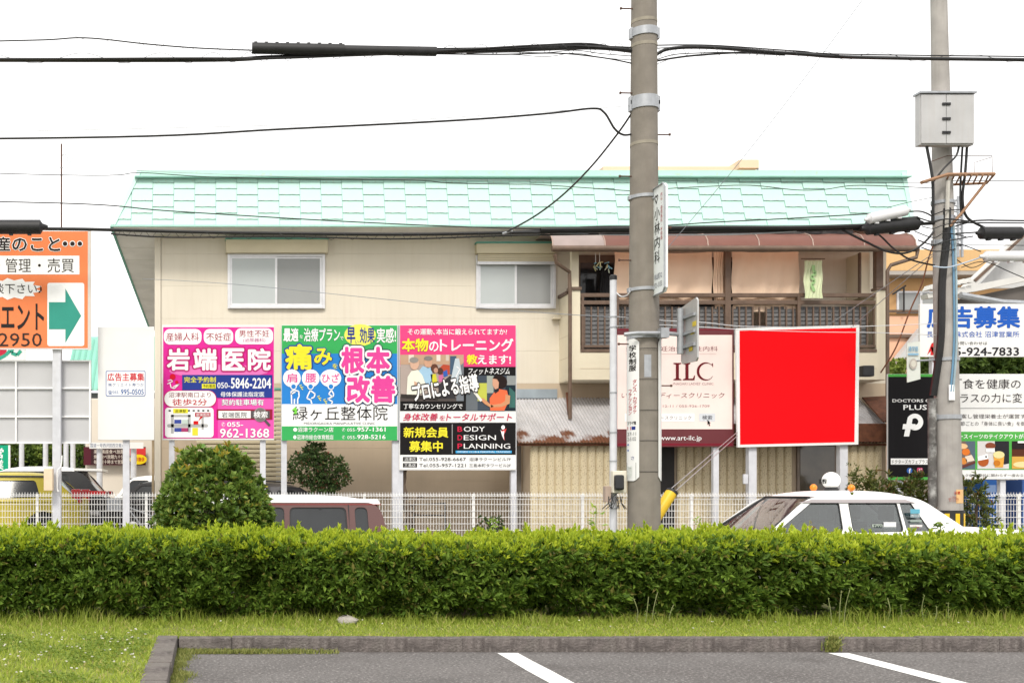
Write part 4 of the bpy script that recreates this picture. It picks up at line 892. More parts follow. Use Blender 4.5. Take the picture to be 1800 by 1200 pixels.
# yellow hatchback ------------------------------------------------------
m_yel = mat('yellow_paint', (.5,.41,.05), .4, .04, 2, spec=.25)
YX = PX(142,21.2)-3.8
yc, yp = vehicle('parked_car', 'yellow hatchback parked behind the fence under the orange board', YX, 21.2, .45, 3.8, 1.69, m_yel, (.95, 1.7, 3.25, 3.72), .93, 1.33, 1.44, .16, (.72, 3.12), m_tint,
    [(.0,.4),(.03,.62),(.3,.76),(.95,.9),(3.6,.98),(3.78,.92),(3.8,.4)], None, [(2.12,2.2,2.08,2.16)], False, .31, (3.05,3.72,2.92,3.25))
for v in (.0, 1.5): MB().box(YX+3.62, YX+3.8, 21.2+v, 21.2+v+.2, 1.30, 1.56).build('tail_lamp', m_lampr, yc, bevel=.02)
MB().slab([yp(1.6,.13,1.34), yp(3.3,.14,1.33), yp(3.3,.16,1.36), yp(1.7,.16,1.38)], (0,1,0), .03).build('roof_moulding', m_rubber, yc)
# black and white hatchback beyond it ------------------------------------
HXc = PX(188,23.4)-3.9
hc, hp = vehicle('parked_car', 'black hatchback with white roof and red lamp parked beyond the yellow one', HXc, 23.4, .45, 3.9, 1.69, mat('black_paint', (.022,.022,.025), .35, .05, 2, spec=.2), (.9, 1.6, 3.35, 3.82), .95, 1.48, 1.60, .14, (.7, 3.2), m_tint,
    [(.0,.4),(.03,.62),(.4,.78),(.95,.93),(3.6,.98),(3.86,.92),(3.9,.4)], m_taxi, [(2.1,2.18,2.06,2.14)], False, .3, (3.2,3.82,3.1,3.35))
MB().slab([hp(3.2,.14,1.50), hp(3.78,.2,1.49), hp(3.78,1.5,1.49), hp(3.2,1.55,1.50)], (0,0,1), .05).build('roof_spoiler', m_taxi, hc)
for v in (-.01, 1.2): MB().box(HXc+3.5, HXc+3.88, 23.4+v, 23.4+v+.5, 1.44, 1.53).build('tail_lamp', m_lampr, hc, bevel=.02)
MB().box(HXc+3.2, HXc+3.75, 23.385, 23.43, 1.02, 1.1).build('side_moulding', mat('silver_panel', (.4,.4,.42), .3, .05, 2, metal=.4), hc, bevel=.02)
# white minivan and small black car far left ------------------------------
WX = PX(195,30)
wv, wp = vehicle('parked_van', 'small white van parked far back at the left of the house', WX, 30, .45, 3.2, 1.5, m_taxi, (.15, .5, 3.1, 3.18), .95, 1.42, 1.52, .08, (.5, 2.7), m_tint, [(.0,.4),(.02,.8),(.12,.95),(3.15,.95),(3.2,.4)], None, [(1.0,1.1,1.0,1.1),(2.0,2.1,2.0,2.1)], False, .27, (3.0,3.18,3.0,3.1), 'van')
BX = PX(226,26)-.5
bv, bp_ = vehicle('parked_car', 'black car parked by the left corner of the house', BX, 26, .45, 3.4, 1.5, mat('black_paint', (.03,.03,.033)), (.35, .75, 3.0, 3.3), .88, 1.26, 1.34, .1, (.6, 2.8), m_tint, [(.0,.4),(.02,.75),(.35,.86),(3.3,.88),(3.4,.4)], None, [(1.4,1.48,1.4,1.48)], False, .28, (2.7,3.3,2.7,3.0))
# bicycle
bk_ = thing('bicycle', 'bicycle parked behind the fence near the white blank board', 'bicycle', P(240, 945, 20.8))
zb_ = .45; bx = PX(216, 20.8)
for dx in (0, 1.02):
    w = MB().tube([(bx+dx+.32*math.cos(q*.3142), 20.8, zb_+.33+.32*math.sin(q*.3142)) for q in range(21)], .016, 6).build('wheel', m_tyre, bk_, True)
    s = MB()
    for k in range(10): a = .628*k; s.tube([(bx+dx, 20.8, zb_+.33), (bx+dx+.31*math.cos(a), 20.8, zb_+.33+.31*math.sin(a))], .002, 3)
    s.build('spoke', m_chrome, w)
mb = MB()
for a, b in (((0,.33),(.1,.85)),((.1,.75),(.45,.3)),((.45,.3),(.62,.8)),((.1,.78),(.58,.6)),((.45,.3),(1.02,.33)),((.6,.62),(1.02,.33))): mb.tube([(bx+a[0],20.8,zb_+a[1]),(bx+b[0],20.8,zb_+b[1])], .016, 6)
mb.build('frame', m_galv, bk_, True); MB().tube([(bx+.02,20.55,zb_+.98),(bx+.14,20.72,zb_+.97),(bx+.14,20.88,zb_+.97),(bx+.02,21.05,zb_+.98)], .012, 6).build('handlebar', m_chrome, bk_, True)
MB().prism([(bx+.52,zb_+.84),(bx+.78,zb_+.84),(bx+.76,zb_+.9),(bx+.55,zb_+.88)], 20.72, 20.88).build('saddle', m_rubber, bk_, bevel=.02)
MB().box(bx-.28, bx-.02, 20.66, 20.94, zb_+.72, zb_+.95).build('basket', m_galv, bk_)
# dark square frame leaning behind the fence
fr = thing('bike_rack', 'black square metal frame standing behind the fence under the black board', 'rack', P(760, 930, 20.6))
MB().tube([P(727,945,20.6), P(727,886,20.6), P(782,884,20.6), P(783,945,20.6)], .022, 6).tube([P(727,905,20.6), P(783,905,20.6)], .012, 5).build('frame', m_rubber, fr)
# ================================================================== POLES
PD = 14.4; pc = Vector((PX(1132, PD), PD, 0)); ZP = lambda py: PZ(py, PD)
prad = lambda z: .2-(z-.9)*.0068
pole = thing('utility_pole', 'thick brown-grey concrete utility pole standing behind the hedge', 'pole', (pc.x, PD, LZ))
MB().lathe([(prad(z), z) for z in (LZ-.1, 1, 2.5, 4, 5.5, 7, 8.5, 10.2)], pc, 'z', 32).build('shaft', m_conc, pole, True)
def band(par, c, z, r, h, m=m_galv, lug=True):
    b = MB().lathe([(r,-h/2),(r+.012,-h/2),(r+.012,h/2),(r,h/2)], (c.x, c.y, z), 'z', 28).build('band', m, par, True)
    if lug:
        for s in (-1, 1): MB().box(c.x+s*(r+.0)-.025, c.x+s*r+.03, c.y-.04, c.y+.04, z-h*.7, z+h*.7).build('lug', m, b, bevel=.006)
for py, h in ((60,.1),(178,.08),(187,.1),(348,.04),(510,.04),(591,.07)): band(pole, pc, ZP(py), prad(ZP(py))+.002, h)
for z in (ZP(40), ZP(82), ZP(255)): MB().lathe([(prad(z)+.001,-.02),(prad(z)+.004,-.02),(prad(z)+.004,.02),(prad(z)+.001,.02)], (pc.x, pc.y, z), 'z', 28).build('faint_ring', mat('chalk_ring', (.3,.27,.22), .9, .3, 6), pole, True)
m_bolt = mat('rusty_bolt', (.1,.05,.035), .8, .3, 20)
for py, s in ((17,-1),(165,-1),(311,-1),(458,-1),(605,-1),(238,1),(401,1),(678,1)):
    z = ZP(py); r = prad(z); a = Vector((pc.x+s*r*.9, PD-.02, z)); MB().tube([a, a+Vector((s*.165,-.01,0))], .009, 6).tube([a+Vector((s*.155,-.01,0)), a+Vector((s*.175,-.01,0))], .017, 6).build('step_bolt', m_bolt, pole, True)
cdir = Vector((-pc.x, -PD, 0)).normalized(); rdir = Vector((-cdir.y, cdir.x, 0))
def onpole(a, r, z): return Vector((pc.x, pc.y, z))+(cdir*math.cos(a)+rdir*math.sin(a))*r
def wrapshell(a0, a1, z0, z1, r, n=30):
    mb = MB()
    for i in range(n+1):
        a = a0+(a1-a0)*i/n; cut = .05*max(0, 1-min(i, n-i)/1.5)
        for rr, zz in ((r, z0+cut), (r, z1-cut), (r-.006, z1-cut), (r-.006, z0+cut)): mb.v.append(onpole(a, rr, zz))
    for i in range(n):
        for k in range(4): mb.f.append((i*4+k, i*4+(k+1)%4, (i+1)*4+(k+1)%4, (i+1)*4+k))
    mb.f.append((0,1,2,3)); mb.f.append((n*4+3,n*4+2,n*4+1,n*4)); return mb
def wrapped(o, r, layer):
    for v in o.data.vertices:
        q = v.co+org(o.parent); px = CX+q.x*FOC/q.y; s = max(-.995, min(.995, (px-1132.5)/27.6)); v.co = onpole(math.asin(s), r+.002*layer, q.z)-org(o.parent)
    return o
ws = thing('pole_wrap_sign', 'white curved advertising plate wrapped round the lower concrete pole', 'sign', onpole(-1, .21, ZP(845)))
shell = wrapshell(R(57), R(344), ZP(845), ZP(597), .207).build('plate', m_board, ws, True)
bd = Board(PD, shell); K = ink('22201F'); RD = ink('C43A4A'); BL = ink('2C3A86')
for t, b, m, w in (('学\n校\n制\n服',(1109,608,1120,654),K,.035),('ダ\nン\nス\n・\nカ\nラ\nオ\nケ',(1115,668,1121,728),RD,.02),('フ\nァ\nッ\nシ\nョ\nン',(1108.5,685,1113,730),RD,.02),('プラザ館',(1106.5,741,1120,747),K,.03),('27-11',(1106.5,760,1120,766),ink('555555'),.0),('2-5102',(1106.5,768.5,1120,775),ink('555555'),.0),('さ',(1112,802,1117,808),BL,.0)):
    for o in (bd.vtext(t.replace('\n',''), b, m, w, 1) if '\n' in t else [bd.text(t, b, m, w, 1)]): wrapped(o, .207, 1)
wrapped(bd.rect(1113,750,1119,756,BL,1), .207, 1); wrapped(bd.rect(1106.6,750,1112,756,RD,1), .207, 1)
wrapped(bd.rect(1105.6,813,1120,842,ink('14302A'),1), .207, 1); wrapped(bd.text('岡\n谷',(1106.4,819,1114,838),ink('E0E5E0'),.03,2), .207, 2)
wrapped(bd.rect(1106.5,780,1108.5,783,ink('3060B0'),1), .207, 1); wrapped(bd.rect(1106.5,790,1108.5,793,ink('3060B0'),1), .207, 1)
for py in (615, 668, 722, 775, 829): MB().tube([onpole(R(-16+4*k), .199, ZP(py)) for k in range(19)], .003, 4).build('tie_wire', m_rubber, ws)
pl = MB(); rr = .19
mbp = MB()
for i in range(5):
    a = R(1+6.5*i)
    for zz in (ZP(665), ZP(626)): mbp.v.append(onpole(a, prad(3.2)+.004, zz))
mbp.f = [(2*i, 2*i+1, 2*i+3, 2*i+2) for i in range(4)]
np_ = mbp.build('number_plate', m_galv, pole)
# projecting sign high on the pole
sx = 5.545
def onside(o, x):
    for v in o.data.vertices:
        q = v.co+org(o.parent); px = CX+q.x*FOC/q.y; u = (px-1147)/22; v.co = Vector((x, 14.28-.4*u, q.z))-org(o.parent)
    return o
zs0, zs1 = PZ(517, 14.1), PZ(328, 14.1)
psn = thing('projecting_sign', 'tall white clinic sign plate jutting from the upper concrete pole', 'sign', (sx, 14.1, zs0))
c = .05; pts = [(14.28,zs0+c),(14.28-c,zs0),(13.88+c,zs0),(13.88,zs0+c),(13.88,zs1-c),(13.88+c,zs1),(14.28-c,zs1),(14.28,zs1-c)]
pp = MB().slab([(sx, y, z) for y, z in pts], (1,0,0), .035).build('plate', mat('pale_sign_plate', (.76,.8,.8), .4, .03, 3), psn)
mb = MB(); ring = [Vector((sx-.004, y, z)) for y, z in pts]; ring.append(ring[0]); ring.append(ring[1]); mb.tube(ring, .012, 5, False); mb.build('rim', m_galv, psn)
bd = Board(14.1, pp)
for t, b, m, w in (('小\n林\n内\n科',(1151,362,1160,464),K,.01),('♡',(1151.5,342,1157,357),ink('702028'),.02),('内\n科\n・\n循\n環\n器\n科\n・\n呼\n吸\n器',(1161.5,342,1164.5,425),ink('B04048'),.0),('杉山町7-2',(1151,480,1164,491),ink('404060'),.0),('921-3155',(1151,496,1164,505),ink('707078'),.0)):
    for o in (bd.vtext(t.replace('\n',''), b, m, w) if '\n' in t else [bd.text(t, b, m, w)]): onside(o, sx-.004)
for py in (350, 510): MB().tube([(pc.x, PD-.1, PZ(py,14.3)), (sx+.02, 14.2, PZ(py-2,14.2))], .016, 6).build('bracket', m_galv, psn, True)
# bracketed sign seen from behind
sx2 = 5.913; zz0, zz1 = PZ(637,14.1), PZ(534,14.1)
rs = thing('bracket_sign', 'grey sign held out on a steel arm from the pole, seen edge-on from behind', 'sign', (sx2, 14.1, zz0))
MB().slab([(sx2,14.30,zz0+.04),(sx2,14.26,zz0),(sx2,13.86,zz0-.01),(sx2,13.82,zz0+.03),(sx2,13.82,zz1),(sx2,13.86,zz1+.04),(sx2,14.30,zz1-.02)], (1,0,0), .02).build('plate', mat('sign_back', (.5,.5,.5), .4, .15, 5, metal=.4), rs)
MB().tube([(sx2-.05,14.2,zz0+.12),(sx2-.05,14.2,zz1-.04)], .04, 10).build('tube', m_galv, rs, True)
for z in (zz0+.2, (zz0+zz1)/2, zz1-.16): MB().box(sx2-.03, sx2-.002, 13.86, 14.28, z-.018, z+.018).build('rail', m_galv, rs)
for y, z in ((13.95,zz0+.36),(13.9,zz0+.45),(14.0,zz0+.16)): MB().box(sx2-.006, sx2-.002, y-.05, y+.05, z-.03, z+.03).build('flat_patch', mat('yellow_square', (.62,.47,.05), .6, .2, 9), rs)  # plain yellow squares laid on the back of the sign
MB().tube([(pc.x-.33,PD-.22,ZP(592)),(pc.x-.18,PD-.24,ZP(590)),(pc.x+.15,PD-.24,ZP(590)),(sx2-.06,14.2,PZ(588,14.2))], .025, 8).box(pc.x+.1,pc.x+.2,PD-.3,PD-.18,ZP(590)-.06,ZP(590)+.06).build('arm', m_galv, rs, True)
# thin steel pole with meter
td = 14.6; tx = PX(1078, td)
tpo = thing('steel_pole', 'thin grey steel pole with a meter box, left of the concrete pole', 'pole', (tx, td, LZ))
MB().lathe([(.046,LZ-.05),(.045,2),(.042,PZ(492,td))], (tx,td,0), 'z', 16).build('shaft', m_post, tpo, True)
MB().lathe([(.047,0),(.047,.05),(.03,.065)], (tx,td,PZ(492,td)), 'z', 16).build('cap', m_rubber, tpo, True)
for py in (557, 575, 690, 760, 810, 893): MB().lathe([(.0455,-.008),(.05,-.008),(.05,.008),(.0455,.008)], (tx,td,PZ(py,td)), 'z', 14).build('strap', m_galv, tpo, True)
mbx = MB().box(PX(1074.5,14.5), PX(1099,14.5), 14.44, 14.54, PZ(866,14.5), PZ(827,14.5)).build('meter_box', m_ivory, tpo, bevel=.01)
MB().box(PX(1080,14.4), PX(1096,14.4), 14.36, 14.438, PZ(861,14.4), PZ(834,14.4)).build('meter', m_glassdark, mbx, bevel=.025)
MB().box(PX(1062,14.55), PX(1072,14.55), 14.5, 14.6, PZ(882,14.55), PZ(854,14.55)).build('junction_box', mat('faded_brown_plastic', (.4,.31,.26), .6, .1, 6), tpo, bevel=.008)
mb = MB()
for k in range(7): a = P(1070+4*k, 872, 14.5); mb.tube([a, a+Vector((.03*rng.normal(), -.03, -.08)), a+Vector((.06*rng.normal(), 0, -.16))], .006, 4)
mb.tube(spline([P(1086,866,14.45), P(1070,880,14.42), P(1076,893,14.45), P(1083,878,14.46)], 6), .006, 4).build('loose_wire', m_rubber, tpo)
# guy wires with yellow guard
gw = thing('guy_wire', 'pair of grey stay wires with a yellow tube guard beside the concrete pole', 'stay wire', (PX(1140,14.8), 14.8, LZ))
a, b = P(1147,918,14.75), P(1180,866,14.85)
MB().tube([a, b], .075, 14).build('guard', mat('guard_yellow', (.72,.47,.02), .45, .1, 6), gw, True)
MB().tube([b-(b-a).normalized()*.005, b+(b-a).normalized()*.03], .078, 14).build('guard_cap', m_rubber, gw, True)
for o1, o2 in ((-3,0),(5,10)): MB().tube([a+Vector((-.5,0,-.6)), P(1180+o1,862+o1*.5,14.85), P(1309,748+o2*.6,21.0)], .0065, 5, False).build('wire', m_galv, gw)
gw2 = thing('guy_wire', 'two grey stay wires slanting from the pale pole down behind the red board', 'stay wire', P(1640,448,18.3))
for o2 in (0, 12): MB().tube([P(1640,446+o2*.3,18.3), P(1446+o2,562+o2*2.6+16,20.7)], .0065, 5, False).build('wire', m_galv, gw2)
# pale pole at right
QD = 18.4; qb, qt = Vector((PX(1671,QD), QD, .1)), Vector((PX(1649,QD), QD, PZ(-60,QD)))
qp = thing('utility_pole', 'pale concrete utility pole hung with cabinet and cables, right of the house', 'pole', qb)
qat = lambda py, o=0: (lambda t: qb.lerp(qt, t)+Vector((o,0,0)))((PZ(py,QD)-qb.z)/(qt.z-qb.z))
MB().tube([qb-Vector((0,0,.1)), qat(900), qat(600), qat(300), qat(100), qt], [.2,.195,.17,.145,.125,.115], 28).build('shaft', m_conc2, qp, True)
for py, h in ((357,.05),(385,.06),(427,.07),(632,.05),(733,.07)):
    q = qat(py); t = (PZ(py,QD)-.1)/9; band(qp, q, q.z, .2-.0092*q.z+.012, h, m_galv, py != 632)
q = qat(905); MB().lathe([(.215,-.35),(.215,.0)], (q.x,q.y,q.z+.08), 'z', 24).build('base_wrap', m_rubber, qp, True)
for k in range(9):
    a0 = R(-180+40*k); mb = MB()
    for j in range(5):
        a = a0+R(4.5*j)
        for z in (q.z-.24, q.z+.03): mb.v.append(Vector((q.x+.218*math.cos(a), q.y+.218*math.sin(a), z)))
    mb.f = [(2*j,2*j+1,2*j+3,2*j+2) for j in range(4)]; mb.build('stripe', mat('stripe_yellow', (.78,.5,.02), .5, .08, 5), qp)
q = qat(860); mb = MB()
for j in range(7):
    a = R(-93+8*j)
    for z in (PZ(884,18.2), PZ(860,18.2)): mb.v.append(Vector((q.x+.2*math.cos(a), q.y+.2*math.sin(a), z)))
mb.f = [(2*j,2*j+1,2*j+3,2*j+2) for j in range(6)]; mb.build('notice', mat('notice_orange', (.72,.45,.2), .6, .1, 6), qp)
bdn = Board(18.2-.005, qp); bdn.text('注意', (1677,863,1688,868), ink('C03020'), .02, 1); bdn.text('この電柱に\n無断で広告物を\n取り付けない', (1667,871,1686,882), ink('A05040'), .0, 1)
MB().box(PX(1667.5,18.2), PX(1678,18.2), 18.19, 18.2, PZ(703,18.2), PZ(676,18.2)).build('number_plate', m_white, qp)
# black riser and cable bundle on the pole
MB().tube([qat(890,-.27), qat(700,-.24)], [.065,.065], 10).build('riser_pipe', mat('scuffed_pipe', (.1,.095,.09), .7, .5, 6, dirt=(.6,.6,.58), dirtamt=.75), qp, True)
MB().tube(spline([qat(695,-.22), qat(600,-.16)+Vector((0,-.12,0)), qat(500,-.13)+Vector((0,-.14,0)), qat(430,-.06)+Vector((0,-.15,0)), qat(370,-.03)+Vector((0,-.15,0))], 6), [.055]*25, 8).build('cable_bundle', m_cable, qp, True)
for o1, cc in ((.03, (.12,.25,.38)), (.07, (.3,.4,.45))): MB().tube(spline([qat(400,-.02+o1)+Vector((0,-.17,0)), qat(460,.0+o1)+Vector((0,-.18,0)), qat(600,-.02+o1)+Vector((0,-.19,0)), qat(690,-.1+o1)+Vector((0,-.2,0))], 6), .016, 6).build('blue_conduit', mat('conduit%d' % int(o1*100), cc, .5, .1, 8), qp, True)
_c0 = len(bpy.data.objects)
cb = thing('switch_cabinet', 'grey two-door metal cabinet mounted high on the pale pole', 'cabinet', P(1665, 255, 18.1))
x0, x1, z0, z1 = PX(1619,18.0), PX(1714,18.0), PZ(254,18.0), PZ(164,18.0)
MB().box(x0, x1, 18.03, 18.16, z0, z1).build('case', mat('cabinet_grey', (.44,.44,.445), .5, .1, 3, streak=.25, dirt=(.36,.32,.29)), cb, bevel=.012)
MB().box(x0-.02, x1+.02, 17.98, 18.18, z1, z1+.03).build('lid', m_galv, cb); xm = PX(1664,18.0)
for a, b in ((x0+.01, xm-.004), (xm+.004, x1-.01)): MB().box(a, b, 18.005, 18.028, z0+.02, z1-.02).build('door', mat('cabinet_grey', (.44,.44,.445)), cb, bevel=.006)
for py in (183, 209, 233): 
    for o1 in (-.04, .03): a = Vector((xm+o1, 17.98, PZ(py,18.0))); MB().box(a.x-.03, a.x+.03, 17.985, 18.004, a.z-.02, a.z+.02).build('latch', m_rubber, cb, bevel=.004)
pf = thing('pole_platform', 'rusty service platform with thin guard rail bolted to the pale pole', 'platform', P(1690, 318, 18.1))
m_rp = mat('rusty_brown_steel', (.3,.17,.1), .8, .3, 9); pz = PZ(310, 18.2); zpf = pz
MB().tube([P(1620,321,17.9), P(1665,307,18.1), P(1748,306,18.2)], .03, 6).tube([P(1665,325,18.5), P(1735,322,18.45), P(1748,306,18.2)], .022, 6).build('frame', m_rp, pf, True)
for k in range(8): a, b = P(1668+10*k, 308, 18.1), P(1660+10*k, 324, 18.48); MB().tube([a, b], .014, 5).build('slat', m_rp, pf)
MB().tube([P(1670,398,18.2), P(1690,375,18.25), P(1735,318,18.25)], .022, 6).build('brace', m_rp, pf, True)
MB().tube([P(1667,318,18.15), P(1664,400,18.2)], .03, 6).build('brace', mat('pale_brace', (.5,.48,.44), .7, .15, 6), pf, True)
MB().tube([P(1745,305,18.2), P(1744,274,18.2), P(1665,274,18.2), P(1637,284,18.1)], .006, 4).tube([P(1713,303,18.2), P(1713,286,18.2), P(1744,276,18.2)], .005, 4).build('guard_rail', m_bolt, pf)
# ================================================================== CABLES
E2_ = 18.4
def cable(label, pts, r, m=None, n=8, group='overhead cables', name='cable', cat='cable', seg=6):
    q = [P(*p) for p in pts]; mid = q[len(q)//2]
    o = MB().tube(spline([tuple(v) for v in q], n), r, seg, False).build(name, m or m_cable, None, True, at=mid); return tag(o, label, cat, group)
def helix(o_label, pts, R_, turns, r, m=None):
    q = spline([tuple(P(*p)) for p in pts], 60); L = []
    for i, p in enumerate(q):
        a = 6.283*turns*i/len(q); L.append((p[0], p[1]+R_*math.cos(a), p[2]+R_*math.sin(a)))
    o = MB().tube(L, r, 3, False).build('hanger_wire', m or m_cable, None); return tag(o, o_label, 'wire', 'overhead cables')
c1 = [(-520,104,PD),(300,106,PD),(480,101,PD),(620,96,PD),(770,91,PD),(900,88,PD),(1040,84,PD),(1112,90,PD)]
cable('thick black cable bundle crossing the sky left of the concrete pole', c1, .027)
cable('second strand hugging the thick bundle left of the concrete pole', [(-520,108,PD-.05),(300,103,PD-.05),(480,103,PD-.05),(770,90,PD-.05),(950,80,PD),(1040,78,PD),(1112,92,PD)], .014)
helix('thin spiral hanger wire winding round the thick left bundle', [(-520,101,PD),(300,102,PD),(600,95,PD),(900,86,PD),(1100,86,PD)], .06, 22, .0035)
cable('thin sagging line at upper left entering the black sleeve', [(-520,60,PD),(-200,74,PD),(60,71,PD),(150,67,PD),(260,78,PD),(350,85,PD),(450,89,PD)], .0085)
cable('thin line from the black sleeve to the concrete pole', [(760,95,PD),(880,96,PD),(980,94,PD),(1060,102,PD),(1112,112,PD)], .0085)
cable('upper strand from the sleeve to the pole top band', [(760,86,PD),(900,84,PD),(1000,80,PD),(1112,84,PD)], .010)
cable('thick black cable crossing the sky right of the concrete pole', [(1150,99,PD),(1178,86,PD),(1250,84,PD),(1400,95,PD),(1600,103,PD),(2500,112,PD)], .022)
cable('lower strand of the cable right of the concrete pole', [(1150,108,PD),(1220,98,PD),(1330,92,PD),(1450,95,PD),(1600,103,PD-.04),(2500,108,PD)], .012)
cable('upper thin strand right of the concrete pole', [(1150,80,PD),(1250,80,PD),(1400,90,PD),(1560,97,PD),(2500,106,PD)], .008)
for k, (lab, dz, r_) in enumerate((('first loose strand of the left bundle by the pole',-4,.006),('second loose strand of the left bundle by the pole',7,.005),('third loose strand of the left bundle by the pole',14,.004))):
    cable(lab, [(820,92+dz*.3,PD-.03),(900,88+dz*.6,PD-.03),(960,86+dz,PD-.03),(1010,84+dz*.7,PD-.03),(1060,88+dz,PD-.03),(1112,92+dz,PD)], r_)
for k, (lab, dz, r_) in enumerate((('first loose strand of the right cable by the pole',-8,.006),('second loose strand of the right cable by the pole',8,.006),('third loose strand of the right cable by the pole',15,.004))):
    cable(lab, [(1150,96+dz*1.3,PD),(1185,90+dz*.8,PD),(1230,88+dz*.7,PD),(1290,90+dz*.3,PD),(1380,95+dz*.2,PD)], r_)
helix('thin spiral hanger wire winding round the right cable', [(1150,92,PD),(1300,90,PD),(1500,99,PD),(2500,111,PD)], .05, 18, .003)
helix('thin spiral hanger wire round the upper left line', [(-520,70,PD),(150,65,PD),(300,78,PD),(450,86,PD)], .06, 8, .0025)
cable('faint thin wire slanting across the upper left sky', [(640,-30,26),(430,85,26),(155,205,26)], .003, m_galv)
cable('pale wire left of the house at window height', [(-520,470,28),(120,474,28),(215,470,28)], .005, m_galv)
cable('second pale wire left of the house at window height', [(-520,480,28),(120,480,28),(225,478,28)], .005, m_galv)
cable('thin line rising from the eave end to the pale pole', [(1560,365,E2_),(1600,355,E2_),(1650,345,E2_)], .005)
cable('black jumper loop on the left of the pale pole', [(1598,372,E2_),(1620,372,E2_),(1640,382,E2_),(1652,402,E2_)], .012)
cable('dark jumper from the pale pole to the right closure', [(1655,412,E2_),(1690,410,E2_),(1720,408,E2_)], .012)
cable('thin jumper from the pale pole to the pale grey box', [(1660,425,E2_),(1690,430,E2_),(1724,442,E2_)], .008)
cable('wire sweeping down from the pale pole to the grey gable', [(1662,440,E2_),(1690,462,E2_),(1712,470,E2_),(1745,452,E2_)], .007)
sv_ = thing('splice_sleeve', 'long black splice sleeve on the cables at upper left', 'sleeve', P(605,98,PD))
a, b = P(443,85,PD-.06), P(767,91,PD-.06); q1 = a.lerp(b,.5)
MB().tube([a, q1], .07, 12).build('tube', m_rubber, sv_, True); MB().tube([q1-Vector((.01,0,0)), b], .058, 12).build('tube', m_rubber, sv_, True)
for k in range(9): c = a.lerp(q1, .04+.115*k); MB().box(c.x-.02, c.x+.02, c.y-.03, c.y+.03, c.z+.05, c.z+.075).build('clip', m_rubber, sv_)
cable('medium black cable sloping up to the pole above the roof', [(-520,248,PD),(200,241,PD),(500,227,PD),(800,212,PD),(960,200,PD),(1040,191,PD),(1062,198,PD),(1080,226,PD),(1095,237,PD),(1112,236,PD)], .0135)
cable('thin pale messenger wire above the medium sloping cable', [(-520,242,PD),(500,220,PD),(900,200,PD),(1112,186,PD)], .0035, m_galv)
cable('black drop cable curving down from the pole to the eave', [(1110,200,PD),(1085,236,PD+.4),(1040,292,PD+1.2),(990,342,PD+2.2),(940,380,PD+3.1),(888,409,PD+3.9)], .0135)
for k in range(6):
    a_, b_ = 1600+rng.random()*40, 1672+rng.random()*40; y_ = 368+13*k
    cable(('short slack jumper across the pale pole, topmost','short slack jumper across the pale pole, second from top','short slack jumper across the pale pole, third from top','short slack jumper across the pale pole, fourth from top','short slack jumper across the pale pole, fifth from top','short slack jumper across the pale pole, lowest')[k], [(a_,y_+4*rng.normal(),18.2),(1640,y_+6+5*rng.random(),18.12),(1662,y_+8*rng.random(),18.12),(b_,y_+6*rng.normal(),18.2)], .007+.004*rng.random())
g_ = thing('cable_grip', 'spiral steel grip at the foot of the drop cable', 'cable grip', P(893,408,18.3)); MB().tube([P(884,411,18.3), P(900,405,18.2)], .02, 8).build('grip', m_galv, g_, True)
E2 = 18.4
cable('heavy black cable running along under the mint eave', [(-520,398,E2),(60,402,E2),(195,404,E2),(400,409,E2),(700,412,E2),(900,409,E2),(1100,406,E2),(1400,402,E2),(1540,397,E2),(1650,392,E2)], .028)
cable('lower strand lashed under the heavy eave cable', [(195,411,E2),(300,417,E2),(500,416,E2),(700,420,E2),(900,414,E2),(1100,411,E2),(1400,406,E2),(1540,400,E2)], .014)
cable('extra black strand of the eave bundle right of the pole', [(950,404,E2-.05),(1100,402,E2-.05),(1250,400,E2-.05),(1400,400,E2-.05),(1540,396,E2-.05)], .034)
cable('upper black strand of the eave bundle behind the pole', [(900,408,E2+.06),(1050,399,E2+.06),(1200,400,E2+.06),(1380,400,E2+.06),(1500,396,E2)], .02)
cable('weathered pale strand along the awning top', [(960,409,E2),(1050,412,E2),(1130,413,E2),(1300,412,E2),(1420,405,E2)], .012, m_galv)
helix('spiral hanger wire round the heavy eave cable', [(195,409,E2),(400,414,E2),(700,416,E2),(900,412,E2)], .05, 26, .004)
cable('single line dropping gently across the left roof slope', [(-520,347,E2),(100,357,E2),(300,371,E2),(600,389,E2),(850,400,E2),(1000,403,E2)], .0095)
cable('thin line with clips along the roof ridge', [(-520,290,E2),(120,308,E2),(240,304,E2),(300,307,E2),(345,310,E2),(400,312,E2),(560,316,E2),(730,317,E2),(790,322,E2),(900,324,E2),(950,325,E2),(1112,336,E2)], .0065)
cable('second faint line above the left ridge', [(-520,284,E2),(120,295,E2),(300,303,E2),(600,313,E2),(1000,318,E2)], .004, m_galv)
cable('thin sagging line over the roof right of the pole', [(1150,333,E2),(1240,328,E2),(1320,326,E2),(1400,334,E2),(1450,333,E2),(1510,326,E2),(1645,331,E2)], .0065)
cable('straight faint line over the right ridge', [(1150,318,E2),(1400,320,E2),(1650,322,E2)], .0045)
cable('line rising over the right roof slope to the pale box', [(1150,398,E2),(1250,391,E2),(1350,386,E2),(1440,381,E2),(1525,376,E2)], .0095)
cable('thin wire slanting over the upstairs windows', [(250,490,20.5),(330,494,20.5),(430,501,20),(560,514,19),(760,534,17.5),(960,550,16),(1076,557,14.7)], .0048, mat('grey_wire', (.22,.24,.27), .5, .1, 5))
gw_ = mat('pale_wire', (.6,.6,.62), .5, .1, 5)
cable('pale wire running right from the steel pole past the balcony', [(1080,556,14.6),(1160,563,15.2),(1230,566,15.8),(1300,573,16.4),(1400,575,17),(1500,574,17.6),(1660,568,18.4)], .006, gw_)
